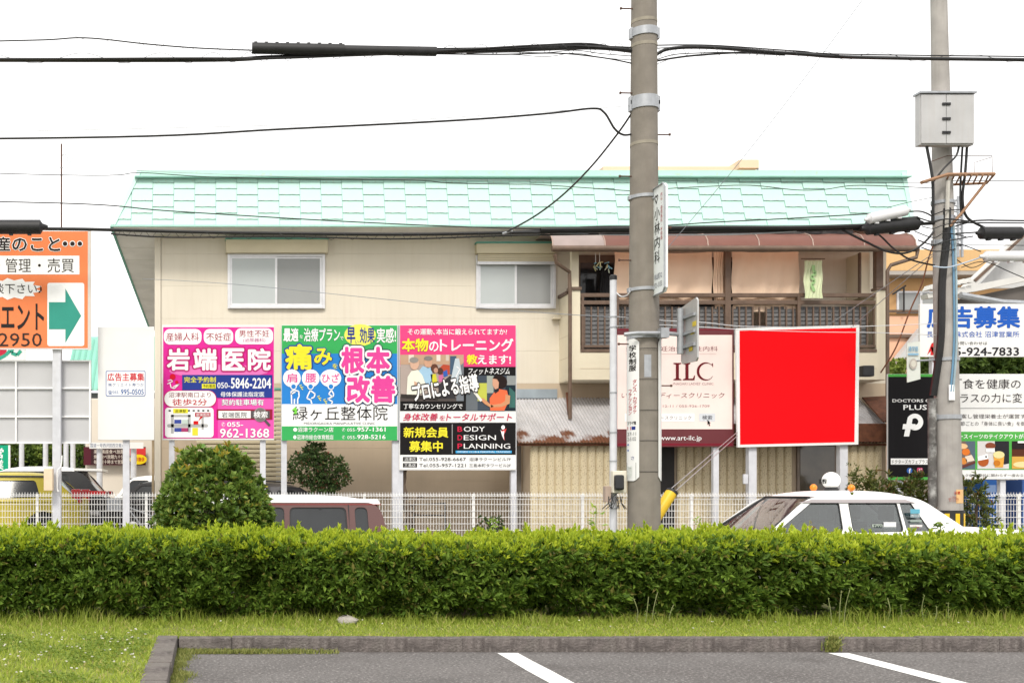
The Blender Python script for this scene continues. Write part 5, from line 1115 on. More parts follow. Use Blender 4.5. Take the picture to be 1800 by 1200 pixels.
cable('lower pale wire running right from the steel pole', [(1080,573,14.6),(1160,571,15.2),(1240,575,15.8),(1300,579,16.4),(1420,583,17.2),(1560,585,18),(1662,590,18.4)], .006, gw_)
cable('loose pale loop between steel pole and concrete pole', [(1082,513,14.6),(1092,521,14.5),(1102,519,14.4),(1108,512,14.35)], .008, gw_)
cable('faint diagonal wire crossing the sky to the roof', [(1560,-60,16),(1420,130,16.6),(1300,285,17.3),(1170,440,18.2)], .0045, mat('grey_wire', (.22,.24,.27)))
cable('black loop hanging from the eave bundle at the right', [(1480,404,E2),(1520,424,E2),(1560,442,E2),(1595,444,E2),(1625,426,E2),(1646,398,E2),(1652,370,E2)], .018)
cable('second black loop crossing below the awning end', [(1500,404,E2),(1540,410,E2),(1570,436,E2),(1600,456,E2),(1650,468,E2)], .014)
cable('pale blue cable looping behind the pale pole', [(1640,468,E2-.25),(1665,470,E2-.28),(1695,462,E2-.2),(1725,452,E2)], .012, mat('pale_blue_cable', (.42,.5,.6), .5, .1, 5))
cable('brown wire slanting down left of the pale pole', [(1640,432,E2),(1632,455,E2),(1620,500,E2),(1600,545,E2),(1575,610,E2),(1548,655,E2+.2)], .011, m_rust)
cable('dark line leaving the pale pole to the right, upper', [(1655,398,E2),(1690,390,E2),(1740,387,E2),(1820,388,E2),(2500,392,E2)], .014)
cable('dark line leaving the pale pole to the right, lower', [(1655,408,E2),(1700,392,E2),(1760,392,E2),(2500,395,E2)], .012)
cable('black cable dropping from platform to the right box', [(1700,255,18.2),(1697,300,18.2),(1692,350,18.25),(1700,382,18.3),(1730,400,18.35)], .02)
cable('black lead from the cabinet left side', [(1629,258,18.1),(1637,300,18.1),(1640,330,18.1),(1640,390,18.15)], .022)
cable('black lead from the cabinet middle to the pole', [(1686,256,18.1),(1680,275,18.1),(1660,295,18.05),(1640,320,18.1)], .016)
cable('black lead from the cabinet right side', [(1692,256,18.15),(1690,290,18.2),(1688,340,18.25),(1690,380,18.3)], .016)
cable('thin line to the right above the pale box', [(1668,318,E2),(1720,318,E2),(2500,314,E2)], .006)
cable('thin wire sloping right over the grey gable', [(1690,470,E2),(1730,460,E2),(1780,480,E2),(1850,510,E2)], .007)
cable('dark line with bead at far right', [(1690,432,E2),(1730,431,E2),(2500,436,E2)], .006)
def closure(px0, py0, px1, py1, d, label, m, r, tilt=0):
    t = thing('splice_closure', label, 'splice closure', P((px0+px1)/2, py1, d), 'splice closures on the cables')
    a, b = P(px0, (py0+py1)/2+tilt, d), P(px1, (py0+py1)/2-tilt, d); u = (b-a).normalized(); L = (b-a).length
    MB().tube([a, a+u*L*.07, a+u*L*.1, a+u*L*.9, a+u*L*.93, b], [r*.25,r*.5,r,r,r*.5,r*.25], 10).build('shell', m, t, True)
    for k in range(3): c = a.lerp(b, .25+.25*k); MB().box(c.x-.03, c.x+.03, c.y-.03, c.y+.03, c.z-r-.02, c.z-r+.02).build('latch', m, t)
    return t
m_clw = mat('pale_closure', (.66,.66,.68), .4, .06, 5)
closure(-45,387,84,411,E2-.1,'black splice closure above the orange board', m_rubber, .115)
closure(1514,384,1622,409,E2-.1,'black splice closure at the roof end left of the pale pole', m_rubber, .115, 5)
closure(1716,398,1802,421,E2-.1,'black splice closure right of the pale pole', m_rubber, .1)
closure(1520,364,1600,391,E2-.2,'pale grey splice box above the black closure at the roof end', m_clw, .085, 9)
closure(1722,441,1830,460,E2-.2,'long pale grey splice box at the far right', m_clw, .085)
# ================================================================== BOARDS
Wt, Kk = ink('FFFFFF', .84), ink('1C1A1B')
def board(name, label, x0, y0, x1, y1, d, face, posts, pw=.1, group=None, th=.05, zb=None, frame=None):
    t = thing(name, label, 'signboard', (PX((x0+x1)/2,d), d, .45 if d > 20 else .11), group)
    a, b = P(x0, y1, d), P(x1, y0, d)
    pn = MB().box(a.x, b.x, d, d+th, a.z, b.z).build('panel', face, t, bevel=.006)
    for p, pb in posts:
        x = PX(p, d+.1); MB().box(x-pw/2, x+pw/2, d+th+.002, d+th+pw, pb, b.z-.05).build('post', m_post, t, bevel=.006)
    if frame:
        f = MB(); w = .035
        for q in ((a.x-.004,a.x+w,a.z,b.z),(b.x-w,b.x+.004,a.z,b.z),(a.x+w,b.x-w,a.z-.004,a.z+w),(a.x+w,b.x-w,b.z-w,b.z+.004)): f.box(q[0],q[1],d-.008,d+.02,q[2],q[3])
        f.build('frame', frame, t)
    return t, pn
# --- pink clinic board
sg, pn = board('billboard', 'pink clinic board with white lettering and a small map, left end of the row', 285,571,482,773, 20.25, m_board, ((302,.45),(462,.45)))
B = Board(20.25, pn, 270, 560, 5.218); PK = ink('E5309E'); PKd = ink('C81E78'); NV = ink('2B3F93'); YL = ink('F2EC3C'); RDk = ink('A81840'); PKl = ink('F07CC4')
B.rect(88,78,1103,1097,PK,1); B.rect(590,735,1100,1095,ink('EE5CB4'),2); B.disc(600,480,460,60,PKl,2)
for r in ((95,95,440,237),(460,95,730,237),(748,88,1095,235)): B.rect(*r, Wt, 3, 55)
B.text('産婦人科',(115,130,415,205),RDk,.012,4); B.text('不妊症',(483,130,710,205),RDk,.012,4); B.text('男性不妊',(783,105,1062,168),RDk,.012,4); B.text('(泌尿器科)',(820,178,1025,220),ink('C05090'),0,4)
for ch, x0, x1 in (('岩',128,325),('端',370,575),('医',634,828),('院',872,1068)): B.text(ch,(x0,278,x1,470),Wt,.05,5,(PKd,.15,4))
B.poly([(262,515),(1090,515),(1090,725),(262,725)],NV,3)
B.text('完全予約制',(280,533,570,585),YL,.02,4); B.rect(443,597,570,640,YL,4); B.text('予約専用',(452,602,562,636),Kk,.01,5)
B.text('050-',(585,585,700,637),Wt,.015,4); B.text('5846-2204',(710,545,1075,638),Wt,.03,4); B.text('母体保護法指定医',(615,670,1015,716),Wt,.015,4); B.text('契約駐車場有',(625,740,1010,795),Wt,.02,5,(ink('604080'),.05,4))
B.rect(94,657,577,811,ink('D02050'),4,74); B.rect(99,662,571,806,Wt,5,70); B.text('沼津駅南口より',(140,675,525,722),ink('8A2038'),.01,6); B.text('徒歩2分',(172,735,490,795),ink('C02030'),.02,6)
B.rect(105,815,550,1088,Wt,4,30)
G1 = ink('B4B4B4'); B.rect(160,880,340,900,G1,5); B.rect(160,880,185,1050,G1,5); B.rect(315,880,340,1040,G1,5); B.rect(125,965,500,995,G1,5,14); B.rect(440,900,460,1015,G1,5)
for k in range(9): B.rect(138+44*k,836,158+44*k,850,Kk,5)
B.rect(180,825,315,865,YL,6); B.text('沼津駅',(195,832,300,860),Kk,0,7); B.rect(380,862,522,898,ink('B83048'),6); B.text('岩端医院',(390,867,514,894),Wt,.01,7); B.poly([(430,897),(455,897),(408,940)],ink('D02020'),6); B.rect(366,938,410,970,ink('D81818'),6)
for (x, y, w, c) in ((190,925,65,'4050A0'),(260,925,60,'C8D8D0'),(190,1000,65,'4050A0'),(255,1000,65,'B04070'),(355,1000,52,'E8E040')): B.rect(x,y,x+w,y+(36 if c != 'E8E040' else 70),ink(c),5)
B.text('イトーヨー',(262,960,318,972),ink('40A060'),0,6)
B.disc(175,533,27,27,ink('D81830'),4); B.disc(213,582,15,15,ink('D81830'),4); B.line([(125,600),(150,585),(175,575),(160,560),(130,570)],7,Wt,5); B.line([(150,590),(160,630),(190,640),(235,600),(215,608),(180,625)],9,Wt,5)
B.rect(578,830,1090,925,ink('98203C'),4); B.rect(595,845,890,912,Wt,5); B.text('岩端医院',(625,855,855,906),Kk,.0,6); B.rect(893,845,1065,912,ink('5A5658'),5); B.disc(978,880,62,66,ink('948C90'),6); B.disc(978,880,54,58,ink('78706E'),7); B.text('検索',(918,850,1045,910),Wt,.02,8); B.line([(1020,930),(1065,980)],22,ink('5A5658'),6)
B.text('✆',(622,948,655,990),Wt,.01,5); B.text('055-',(675,948,820,990),Wt,.03,5); B.text('962-1368',(610,1008,1058,1088),Wt,.03,5,(PKd,.07,4))
# --- green and blue clinic board
sg, pn = board('billboard', 'green and blue clinic board with big pink lettering, second in the row', 495,571,701,773, 20.25, m_board, ((499,.45),(694,.45)))
B = Board(20.25, pn, 480, 560, 5.217); GR = ink('3EB060'); BU = ink('2E86D6'); HP = ink('EA4CA2')
B.rect(80,62,1138,320,GR,1); B.rect(80,320,1138,783,BU,1); B.rect(80,783,1138,985,Wt,1); B.rect(80,985,1138,1115,GR,1); B.rect(1142,62,1160,1115,ink('A8ACB0'),1)
B.text('最適',(97,88,230,208),Wt,.045,3,(ink('1E6038'),.07,2)); B.text('な',(244,148,272,182),Wt,.02,3); B.text('治療プラン',(283,88,612,208),Wt,.03,3,(ink('1E6038'),.055,2)); B.text('で',(615,165,645,196),Wt,.02,3)
B.disc(798,150,146,100,ink('F2EE6A'),2); B.text('早',(678,82,752,222),NV,.045,3); B.text('い',(752,198,783,230),NV,.0,3); B.text('効果',(795,82,930,222),NV,.03,3); B.text('実感!',(952,88,1125,220),Wt,.03,3,(ink('1E6038'),.05,2))
B.text('痛',(118,240,350,460),ink('F6EC3A'),.06,4,(ink('2C4C9C'),.15,3),skew=-.05); B.text('み',(380,275,535,420),ink('F6EC3A'),.05,4,(ink('2C4C9C'),.13,3)); B.text('を',(545,412,590,458),ink('F6EC3A'),.02,4)
for ch, bx in (('根',(632,268,828,492)),('本',(862,268,1062,492)),('改',(682,532,880,762)),('善',(905,532,1110,762))): B.text(ch,bx,HP,.07,6,(Wt,.2,5)); B.text(ch,bx,ink('2C3050'),.27,4)
for cx, tx in ((172,'肩'),(345,'腰'),(528,'ひざ')):
    B.disc(cx,546,82 if tx != 'ひざ' else 97,82,Wt,3)
    hw = 48 if tx != 'ひざ' else 80; B.text(tx,(cx-hw,503,cx+hw,585),HP,.02,4)
for cx, hx_ in ((187,187),(343,343),(530,530)): B.disc(cx,622,30,30,Wt,4); B.disc(cx,622,21,21,BU,5)
for pts in ([(170,780),(168,700),(165,665),(195,655),(235,665),(238,710),(225,740),(225,780)],[(165,690),(205,670)],[(195,780),(196,735)],[(340,660),(320,700),(310,730),(345,745),(355,780)],[(345,660),(385,690),(375,720),(350,730)],[(530,660),(510,690),(545,715),(500,735),(545,760),(535,780)],[(535,655),(555,690),(550,715)]): B.line(pts,12,Wt,4)
for x, y in ((240,615),(405,715),(460,745)):
    for k in range(3): B.line([(x+8*k,y+10*k),(x+22+14*k*(1 if k<2 else .4),y-8+22*k)],7,ink('F2EC5C'),4)
B.text('緑ヶ丘整体院',(180,803,1050,930),Kk,.0,3); B.poly([(170,838),(205,808),(218,830),(218,872),(185,872),(200,845)],ink('7CD84C'),4); B.text('MIDORIGAOKA MANIPULATIVE CLINIC',(282,948,935,970),ink('505050'),0,3)
for y, a, b in ((995,'●沼津ラクーン店','957-1361'),(1064,'●沼津市総合体育館店','928-5216')): B.text(a,(185,y,553,y+42),Wt,.015,3); B.text('✆',(632,y+5,660,y+38),Wt,0,3); B.text('055-',(680,y+8,765,y+38),Wt,.01,3); B.text(b,(772,y,1030,y+38),Wt,.03,3)
# --- black fitness board
sg, pn = board('billboard', 'pink and black gym board with two photographs, third in the row', 702,571,907,826, 20.25, m_board, ((703,.45),(902,.45)))
B = Board(20.25, pn, 690, 560, 4.287); HPk = ink('EE4A86')
B.rect(56,50,928,362,HPk,1); B.rect(56,362,928,695,Kk,1); B.rect(56,782,928,1025,Kk,1); B.rect(56,1025,928,1133,ink('F2F2F2'),1)
B.text('その運動、',(115,76,318,122),Wt,.02,3); B.text('本当に鍛えられてますか?',(328,76,862,122),Wt,.02,3); B.text('本物',(72,152,266,246),ink('F6EE3C'),.05,4,(ink('B02858'),.08,3)); B.text('の',(276,172,345,246),Wt,.03,3); B.text('トレーニング',(358,152,908,246),Wt,.045,3); B.text('教',(560,272,636,342),ink('F6EE3C'),.05,4); B.text('えます!',(642,276,890,342),Wt,.04,3); B.text('フィットネスジム',(570,372,885,420),Wt,.02,3,skew=.25)
# photograph one: people on treadmills
B.rect(58,272,535,622,ink('B8A8A0'),2); B.rect(58,272,535,345,ink('C9A58A'),3); B.rect(120,272,160,330,ink('E8DCCC'),4); B.rect(330,272,360,320,ink('F0E8DC'),4); B.rect(400,272,425,318,ink('D8C8B8'),4); B.poly([(345,380),(380,345),(430,350),(430,420),(345,420)],ink('C05038'),4); B.rect(58,590,535,622,ink('58504E'),4)
B.poly([(105,570),(112,440),(140,395),(190,385),(225,430),(250,500),(262,525),(200,572)],ink('F2F2E2'),6,'printed_figure'); B.disc(165,340,34,46,ink('DDB49C'),6); B.disc(160,312,34,22,ink('9A948E'),7); B.poly([(160,470),(230,505),(262,520),(230,540),(165,520)],ink('D8AE94'),7,'printed_figure')
B.poly([(195,395),(225,360),(290,370),(300,420),(295,500),(260,505),(215,430)],ink('A9CDE6'),5,'printed_figure'); B.disc(268,330,30,42,ink('D8A88C'),5); B.disc(268,300,32,18,ink('8A8480'),6)
B.poly([(285,420),(325,415),(340,500),(300,512)],ink('D9D23C'),5,'printed_figure'); B.disc(315,375,28,34,ink('6A4436'),5); B.disc(325,390,16,20,ink('CC9C84'),6); B.poly([(345,430),(375,420),(390,470),(350,480)],ink('D070A0'),5,'printed_figure'); B.disc(358,395,22,26,ink('5A3A30'),5); B.poly([(378,400),(410,385),(415,430),(385,440)],ink('3A64B8'),5,'printed_figure')
B.poly([(345,500),(430,430),(470,440),(470,600),(345,600)],ink('3C3A3E'),6); B.rect(432,282,480,420,ink('4A6078'),6); B.poly([(470,300),(500,300),(520,420),(470,520),(440,450)],ink('C8D4DC'),7); B.poly([(470,400),(535,330),(535,620),(480,620)],ink('7A8088'),6); B.line([(60,580),(340,600)],26,ink('3A3634'),7); B.line([(480,360),(505,380),(470,450),(440,470)],8,ink('F0F0F4'),8); B.line([(515,430),(505,560)],9,ink('D8DCE0'),8)
# photograph two: trainer with clipboard
B.rect(553,428,926,692,ink('46505C'),2); B.rect(553,428,640,692,ink('6A7076'),3); B.rect(640,485,710,620,ink('C8CC58'),3); B.rect(710,430,760,560,ink('A8B0A8'),3); B.rect(860,430,926,500,ink('989C9C'),3); B.rect(850,500,926,690,ink('22303A'),3)
for k in range(5): B.rect(880+9*k,520+8*k,886+9*k,670,ink('4A8078'),4)
B.poly([(735,692),(730,600),(760,560),(800,530),(860,540),(875,600),(860,650),(840,692)],ink('F0724A'),5,'printed_figure'); B.poly([(752,450),(785,440),(800,480),(795,535),(770,530),(752,500)],ink('DCA68A'),5,'printed_figure'); B.disc(815,478,48,50,ink('2A1E1C'),4); B.poly([(752,450),(775,425),(830,430),(800,480),(785,455)],ink('2A1E1C'),6)
B.poly([(770,535),(800,520),(800,545),(770,565)],ink('2A2A30'),6); B.poly([(850,570),(885,580),(880,640),(820,665),(740,668),(740,650),(815,640),(845,620)],ink('D2966E'),6,'printed_figure'); B.poly([(660,610),(680,595),(730,640),(760,660),(740,672),(690,640)],ink('D2966E'),6,'printed_figure'); B.line([(598,530),(668,620)],20,ink('E8E6E0'),7)
B.text('プロによる指導',(148,455,645,585),Wt,.05,10,(ink('2A2426'),.16,9),rot=.17)
B.text('丁寧なカウンセリングで',(80,640,525,680),Wt,.015,8); B.text('身体改善',(82,712,340,768),ink('D02A58'),.02,3,skew=.2); B.text('を',(352,728,398,766),ink('D02A58'),.01,3,skew=.2); B.text('トータルサポート',(408,712,900,768),ink('D02A58'),.02,3,skew=.2)
B.text('新規会員',(84,818,418,894),ink('F2E63A'),.04,3); B.text('募集中',(126,922,376,1000),ink('F2E63A'),.04,3); B.rect(446,795,452,1015,ink('A0A0A0'),3)
for y, h, s in ((812,'B','ODY'),(876,'D','ESIGN'),(940,'P','LANNING')):
    w = {'ODY':695,'ESIGN':778,'LANNING':886}[s]; B.text(h,(490,y,524,y+38),ink('D02848'),.03,3); B.text(s,(536,y,w,y+38),Wt,.0,3)
B.rect(475,993,897,1012,ink('3AA4DC'),3); B.text('FITNESS CLUB & PERSONAL TRAINING',(490,997,885,1008),Wt,0,4)
B.disc(832,818,14,16,Wt,3); B.poly([(815,845),(850,830),(858,825),(852,850),(838,870),(845,915),(832,900),(828,865)],ink('E04848'),3); B.poly([(812,835),(822,850),(842,845),(836,880),(840,915),(824,880)],Wt,4)
for y, a, n_, p in ((1043,'沼津店','Tel.055-928-6667','沼津ラクーンビル7F'),(1089,'三島店','Tel.055-957-1221','三島本町タワービル2F')):
    B.rect(78,y-2,184,y+30,Kk,2); B.text(a,(88,y+2,174,y+27),Wt,.01,3); B.text(n_,(200,y+2,552,y+27),Kk,.012,3); B.text(p,(578,y+2,890,y+28),Kk,.005,3)
# --- pale pink ladies clinic board
sg, pn = board('billboard', 'pale pink clinic board with dark red bands behind the concrete pole', 1085,577,1290,785, 20.3, mat('maroon_board', (.12,.018,.024), .5, .08, 3), ((1120,.45),(1257,.45)))
B = Board(20.3, pn, 1070, 560, 5); MR = ink('6E1A24'); PP = ink('FBE6E0')
B.rect(75,143,1085,970,PP,1); TG = ink('A8878A')
B.text('婦人科 不妊治療 女性内科',(150,242,958,285),ink('8A5A5E'),0,2); B.rect(150,308,945,311,ink('D8BCB8'),2)
def pl_(pts): B.poly(pts, MR, 3, 'lettering')
def serifI(x, w=32): pl_([(x-w*1.1,388),(x+w*1.1,388),(x+w*1.1,396),(x+w*.42,404),(x+w*.42,524),(x+w*1.1,532),(x+w*1.1,540),(x-w*1.1,540),(x-w*1.1,532),(x-w*.42,524),(x-w*.42,404),(x-w*1.1,396)])
serifI(602)
pl_([(650,388),(716,388),(716,396),(700,404),(700,526),(738,526),(750,498),(758,498),(752,540),(650,540),(650,532),(672,524),(672,404),(650,396)])
o_ = [(850+78*math.cos(R(a)), 463+80*math.sin(R(a))) for a in range(-50, -311, -13)]; i_ = [(862+68*math.cos(R(a)), 463+70*math.sin(R(a))) for a in range(-310, -49, 13)]
pl_(o_+[(915,500)]+i_+[(915,430),(914,388)])
B.text('INAGAKI LADIES\' CLINIC',(565,560,920,582),TG,0,2); B.text('いながきレディースクリニック',(112,648,1015,698),ink('7A4448'),0,2,skew=.15); B.text('沼津市宮前町12-11 / 055-926-1709',(180,752,885,780),ink('9A7A7C'),0,2)
B.rect(140,832,752,902,Wt,2); B.text('いながきレディースクリニック',(170,852,725,886),ink('705A5C'),0,3); B.rect(793,832,935,902,ink('D8DCE2'),2,8); B.text('検索',(820,848,908,888),ink('3A3A44'),.01,3); B.poly([(866,885),(866,930),(875,922),(882,942),(889,939),(882,918),(893,918)],Kk,4)
B.text('http://www.art-ilc.jp',(290,1025,815,1080),Wt,.008,2); B.rect(75,1095,1085,1112,ink('7E2030'),1); B.rect(75,92,1085,100,ink('7E2030'),1)
# --- plain red board, slightly tilted
d = 20.15; c4 = [P(1294,577,d), P(1511,571,d), P(1509,781,d), P(1297,786,d)]
rb_ = thing('billboard', 'plain bright red board with white border, slightly tilted', 'signboard', (PX(1403,d), d, .45))
MB().slab(c4, (0,1,0), .06).build('panel', m_board, rb_, bevel=.006)
i4 = [P(1300,581,d-.004), P(1505,576,d-.004), P(1502,776.5,d-.004), P(1301,781,d-.004)]
mb = MB(); mb.v = i4; mb.f = [(0,1,2,3)]; mb.build('printed_panel', mat('pure_red', (.87,.0015,.006), .6, .0, 2, spec=.1), rb_)
for p in (1322, 1482): x = PX(p, d+.1); MB().box(x-.07, x+.07, d+.07, d+.2, .45, PZ(600,d)).build('post', m_post, rb_, bevel=.006)
MB().box(PX(1308,d), PX(1316,d), d+.02, d+.06, PZ(850,d), PZ(833,d)).build('switch_box', m_post, rb_, bevel=.005)
# --- blank white board
sg, pn = board('billboard', 'blank white board with a small red and blue advert notice, left of the house', 172,574,271,773, 19.5, m_board, ((222,.11),), .115)
B = Board(19.5, pn, 0, 580, 3.333); B.rect(620,237,852,388,ink('5A78B8'),1,10); B.rect(624,241,848,384,Wt,2,8); B.text('広告主募集',(630,252,845,298),ink('D42838'),.03,3); B.text('㈱クリエイト寿つか',(634,310,843,330),ink('3E5C9C'),0,3); B.text('☎055-',(632,352,700,376),ink('2C60A8'),0,3); B.text('995-0505',(708,346,842,378),ink('2C60A8'),.02,3)
# --- orange board and the back of another below it
sg, pn = board('billboard', 'orange estate agent board with teal arrow at the left edge', -62,405,160,614, 19.1, m_board, ((100,.11),), .14)
B = Board(19.1, pn, 0, 360, 3.53); OR = ink('F28A58'); B.rect(-210,165,545,888,OR,1)
B.rect(545,158,566,900,ink('D8D0C8'),1)
B.text('不動産',(-205,200,62,286),ink('2C2422'),.03,4,(Wt,.09,3)); B.text('のこと',(78,202,372,286),ink('2C2422'),.03,4,(Wt,.09,3)); [(B.disc(q,242,19,19,Wt,3), B.disc(q,242,14,14,ink('2C2422'),4)) for q in (404,450,496)]; B.rect(-210,316,493,432,Wt,2); B.text('賃貸',(-190,332,-40,420),ink('38322F'),.0,3); B.text('管理',(35,332,192,420),ink('38322F'),.0,3); B.text('売買',(295,332,460,420),ink('38322F'),.0,3); B.disc(-8,376,9,9,ink('38322F'),3); B.disc(245,376,9,9,ink('38322F'),3)
st_ = []
for k in range(26):
    a = 2*math.pi*k/26; r1 = 1 if k % 2 else .78; st_.append((70+195*r1*math.cos(a)*(1.0), 522+68*r1*math.sin(a)))
B.poly(st_, Wt, 2, 'printed_burst'); B.text('ご相談下さい♪',(-170,488,262,552),ink('2C2422'),.01,3)
B.rect(294,484,523,876,Wt,2,14); B.poly([(304,604),(406,604),(406,520),(504,688),(406,856),(406,772),(304,772)],ink('3E9C8C'),3,'arrow')
B.text('クリエント',(-180,610,272,775),ink('2E2A2A'),.03,3); B.text('946-',(-208,795,-20,878),ink('3A3230'),.0,3); B.text('2950',(-8,795,260,878),ink('3A3230'),.0,3)
tb_ = thing('billboard', 'grey back of a ribbed board below the orange one', 'signboard', (PX(70,19.32), 19.32, .11))
x0, x1, z0, z1 = PX(-62,19.3), PX(160,19.3), PZ(779,19.3), PZ(633,19.3); MB().box(x0, x1, 19.34, 19.37, z0, z1).build('panel', mat('board_back', (.5,.5,.515), .55, .05, 2), tb_)
for px in (-60, 28, 158): x = PX(px,19.3); MB().box(x-.015, x+.015, 19.29, 19.339, z0, z1).build('rib', m_white, tb_, bevel=.004)
for py in (634, 682, 732, 778): z = PZ(py,19.3); MB().box(x0, x1, 19.30, 19.338, z-.014, z+.014).build('rib', m_white, tb_, bevel=.004)
bx = MB().box(PX(77.5,18.95), PX(93,18.95), 18.9, 19.08, PZ(862,18.95), PZ(823,18.95)); tag(bx.build('meter_box', mat('beige_box', (.72,.58,.42), .6, .08, 5), None, bevel=.01), 'beige electric box on the post of the orange board', 'box')
tag(MB().tube(spline([tuple(P(x,y,19.07)) for x,y in ((109,800),(107,820),(101,828),(101,860),(104,862))],5), .012, 6).build('conduit', m_white, None, True), 'white conduit bent down the post of the orange board', 'conduit')
# --- right-hand boards
sg, pn = board('billboard', 'wide board, black cafe panel at left and white food advert at right', 1561,657,1905,842, 20.5, m_board, ((1580,.45),(1760,.45),(1880,.45)))
B = Board(20.5, pn, 1540, 500, 3); GG = ink('55B050'); BK = ink('161417')
B.rect(63,472,405,1028,BK,1); B.rect(63,472,405,486,GG,2); B.rect(63,1014,405,1029,GG,2)
B.text('DOCTORS CAFE',(85,604,338,620),Wt,.02,3); B.text('PLUS',(143,634,266,660),Wt,.02,3); B.rect(76,916,278,948,Wt,3); B.text('ドクターズカフェプラス',(82,922,272,944),BK,.01,4)
W3 = Wt
ring_o = [(203+44*math.cos(R(a)), 724+44*math.sin(R(a))) for a in range(-150, 151, 15)]; ring_i = [(203+18*math.cos(R(a)), 722+18*math.sin(R(a))) for a in range(150, -151, -15)]
B.poly(ring_o+ring_i, W3, 3, 'logo'); B.poly([(165,700),(192,700),(172,800),(144,800)],W3,4,'logo'); B.poly([(140,735),(205,735),(200,762),(136,762)],W3,5,'logo')
B.disc(175,980,15,15,ink('3B6AB8'),3); B.text('f',(171,970,181,994),Wt,.03,4); B.rect(214,965,244,995,ink('D04878'),3,7); B.rect(214,982,236,995,ink('E8A050'),4,6); B.disc(229,980,8,8,Wt,5); B.disc(229,980,5,5,ink('D04878'),6); B.disc(237,971,2,2,Wt,5)
B2 = Board(20.5, pn, 1660, 640, 5)
B2.text('「食を健康の',(120,130,670,215),ink('3A3436'),.0,2); B2.text('プラスの力に変える',(45,255,860,338),ink('3A3436'),.0,2); B2.rect(60,384,1220,388,ink('707070'),2)
B2.text('医師が考案し管理栄養士が運営する',(-60,438,760,476),ink('5A5456'),.0,2); B2.text('だから、季節ごとの「身体に良い食」を御提供',(-60,502,790,540),ink('5A5456'),.0,2); B2.rect(60,592,1220,925,GG,2); B2.text('ヘルシースイーツのテイクアウトが出来',(-10,612,780,655),Wt,.025,3)
B2.rect(65,675,268,920,ink('5A6A78'),3); B2.poly([(60,675),(180,675),(265,860),(150,905),(60,905)],ink('7A6860'),4); B2.disc(185,770,35,30,ink('E07A30'),5); B2.disc(165,850,30,30,ink('D88A40'),5); B2.poly([(175,810),(235,795),(262,845),(190,860)],ink('EAD8C8'),5); B2.disc(150,720,50,24,ink('F0C898'),5); B2.poly([(148,890),(266,850),(268,868),(152,912)],ink('6A3A34'),6)
B2.rect(288,675,565,918,ink('D8D4D4'),3); B2.poly([(440,675),(565,675),(565,870),(520,880),(440,760)],ink('2C2A30'),4); B2.disc(400,715,45,28,ink('8A4A34'),5); B2.rect(362,738,436,772,Wt,6); B2.disc(338,850,48,48,ink('B05A28'),5); B2.poly([(288,812),(372,785),(380,830),(290,848)],Wt,6); B2.poly([(425,800),(522,800),(512,905),(440,905)],ink('E8A848'),5); B2.disc(473,795,50,32,ink('E8DCA0'),6); B2.disc(456,868,30,26,ink('C87A28'),6); B2.disc(360,812,8,8,BK,7)
B2.rect(590,675,900,918,ink('5A3020'),3); B2.rect(590,675,900,745,ink('2A2224'),4); B2.rect(640,675,740,692,Wt,5); B2.rect(590,810,900,918,ink('D8A850'),4); B2.disc(680,880,80,26,ink('E8D8A0'),5)
B2.text('医療法人クリニック併設 受診に関わらず一度お立ち寄り',(-110,962,800,988),ink('4A4648'),.0,2)
sg, pn = board('billboard', 'white vacancy board with blue lettering above the food advert', 1617,534,1905,627, 21.6, m_board, ((1640,.45),(1860,.45)))
B = Board(21.6, pn, 1540, 500, 3); BB = ink('2860C0')
B.text('広告募集',(270,118,756,228),BB,.05,2); B.text('長田広告株式会社 沼津営業所',(266,246,754,278),BB,.01,2); B.text('広告のお問い合わせは',(345,300,585,318),ink('404040'),0,2); B.text('055-924-7833',(342,332,752,374),ink('2A2A30'),.03,2)
B.poly([(268,372),(292,310),(304,305),(300,372),(286,372),(288,350)],ink('D83030'),2,'logo'); B.poly([(286,330),(330,330),(330,372),(302,372)],ink('E04040'),2,'logo')
# hanging notice plate beside the pale pole
hn = thing('notice_plate', 'pale notice plate with blue heading hung left of the pale pole', 'sign', P(1605, 670, 18.3))
pa = MB().slab([P(1594,602,18.3), P(1617,600,18.3), P(1618,666,18.3), P(1595,672,18.3)], (0,1,0), .015).build('plate', mat('faded_plate', (.58,.6,.56), .5, .1, 4), hn)
B = Board(18.28, pa, 1540, 500, 3); B.text('通学路',(170,325,222,352),ink('7AA8C8'),.02,1); B.rect(168,362,224,372,ink('8CB4D0'),1); B.disc(196,418,20,28,ink('B8B0A8'),1); B.disc(196,418,13,18,ink('D0CCC0'),2)
MB().tube([P(1608,634,18.3), P(1650,632,18.35)], .018, 6).build('arm', m_galv, hn)
# ================================================================== BACKGROUND
def simple_house(name, label, cat, px0, px1, pytop, d, dep, wallm, zb=.45):
    a, b = PX(px0,d), PX(px1,d); t = thing(name, label, cat, ((a+b)/2, d, zb)); MB().box(a, b, d, d+dep, zb, PZ(pytop,d)).build('wall', wallm, t, bevel=.03); return t, a, b
def bwin(t, px0, py0, px1, py1, d, fm=m_alu, gm=None, split=2):
    a, b = P(px0,py1,d), P(px1,py0,d); f = MB(); w = .06
    for q in ((a.x,a.x+w,a.z,b.z),(b.x-w,b.x,a.z,b.z),(a.x+w,b.x-w,a.z,a.z+w),(a.x+w,b.x-w,b.z-w,b.z),((a.x+b.x)/2-.04,(a.x+b.x)/2+.04,a.z+w,b.z-w)): f.box(q[0],q[1],d-.06,d-.001,q[2],q[3])
    o = f.build('window', fm, t); MB().box(a.x+w, b.x-w, d-.03, d-.01, a.z+w, b.z-w).build('pane', gm or m_winglass2, o); return o
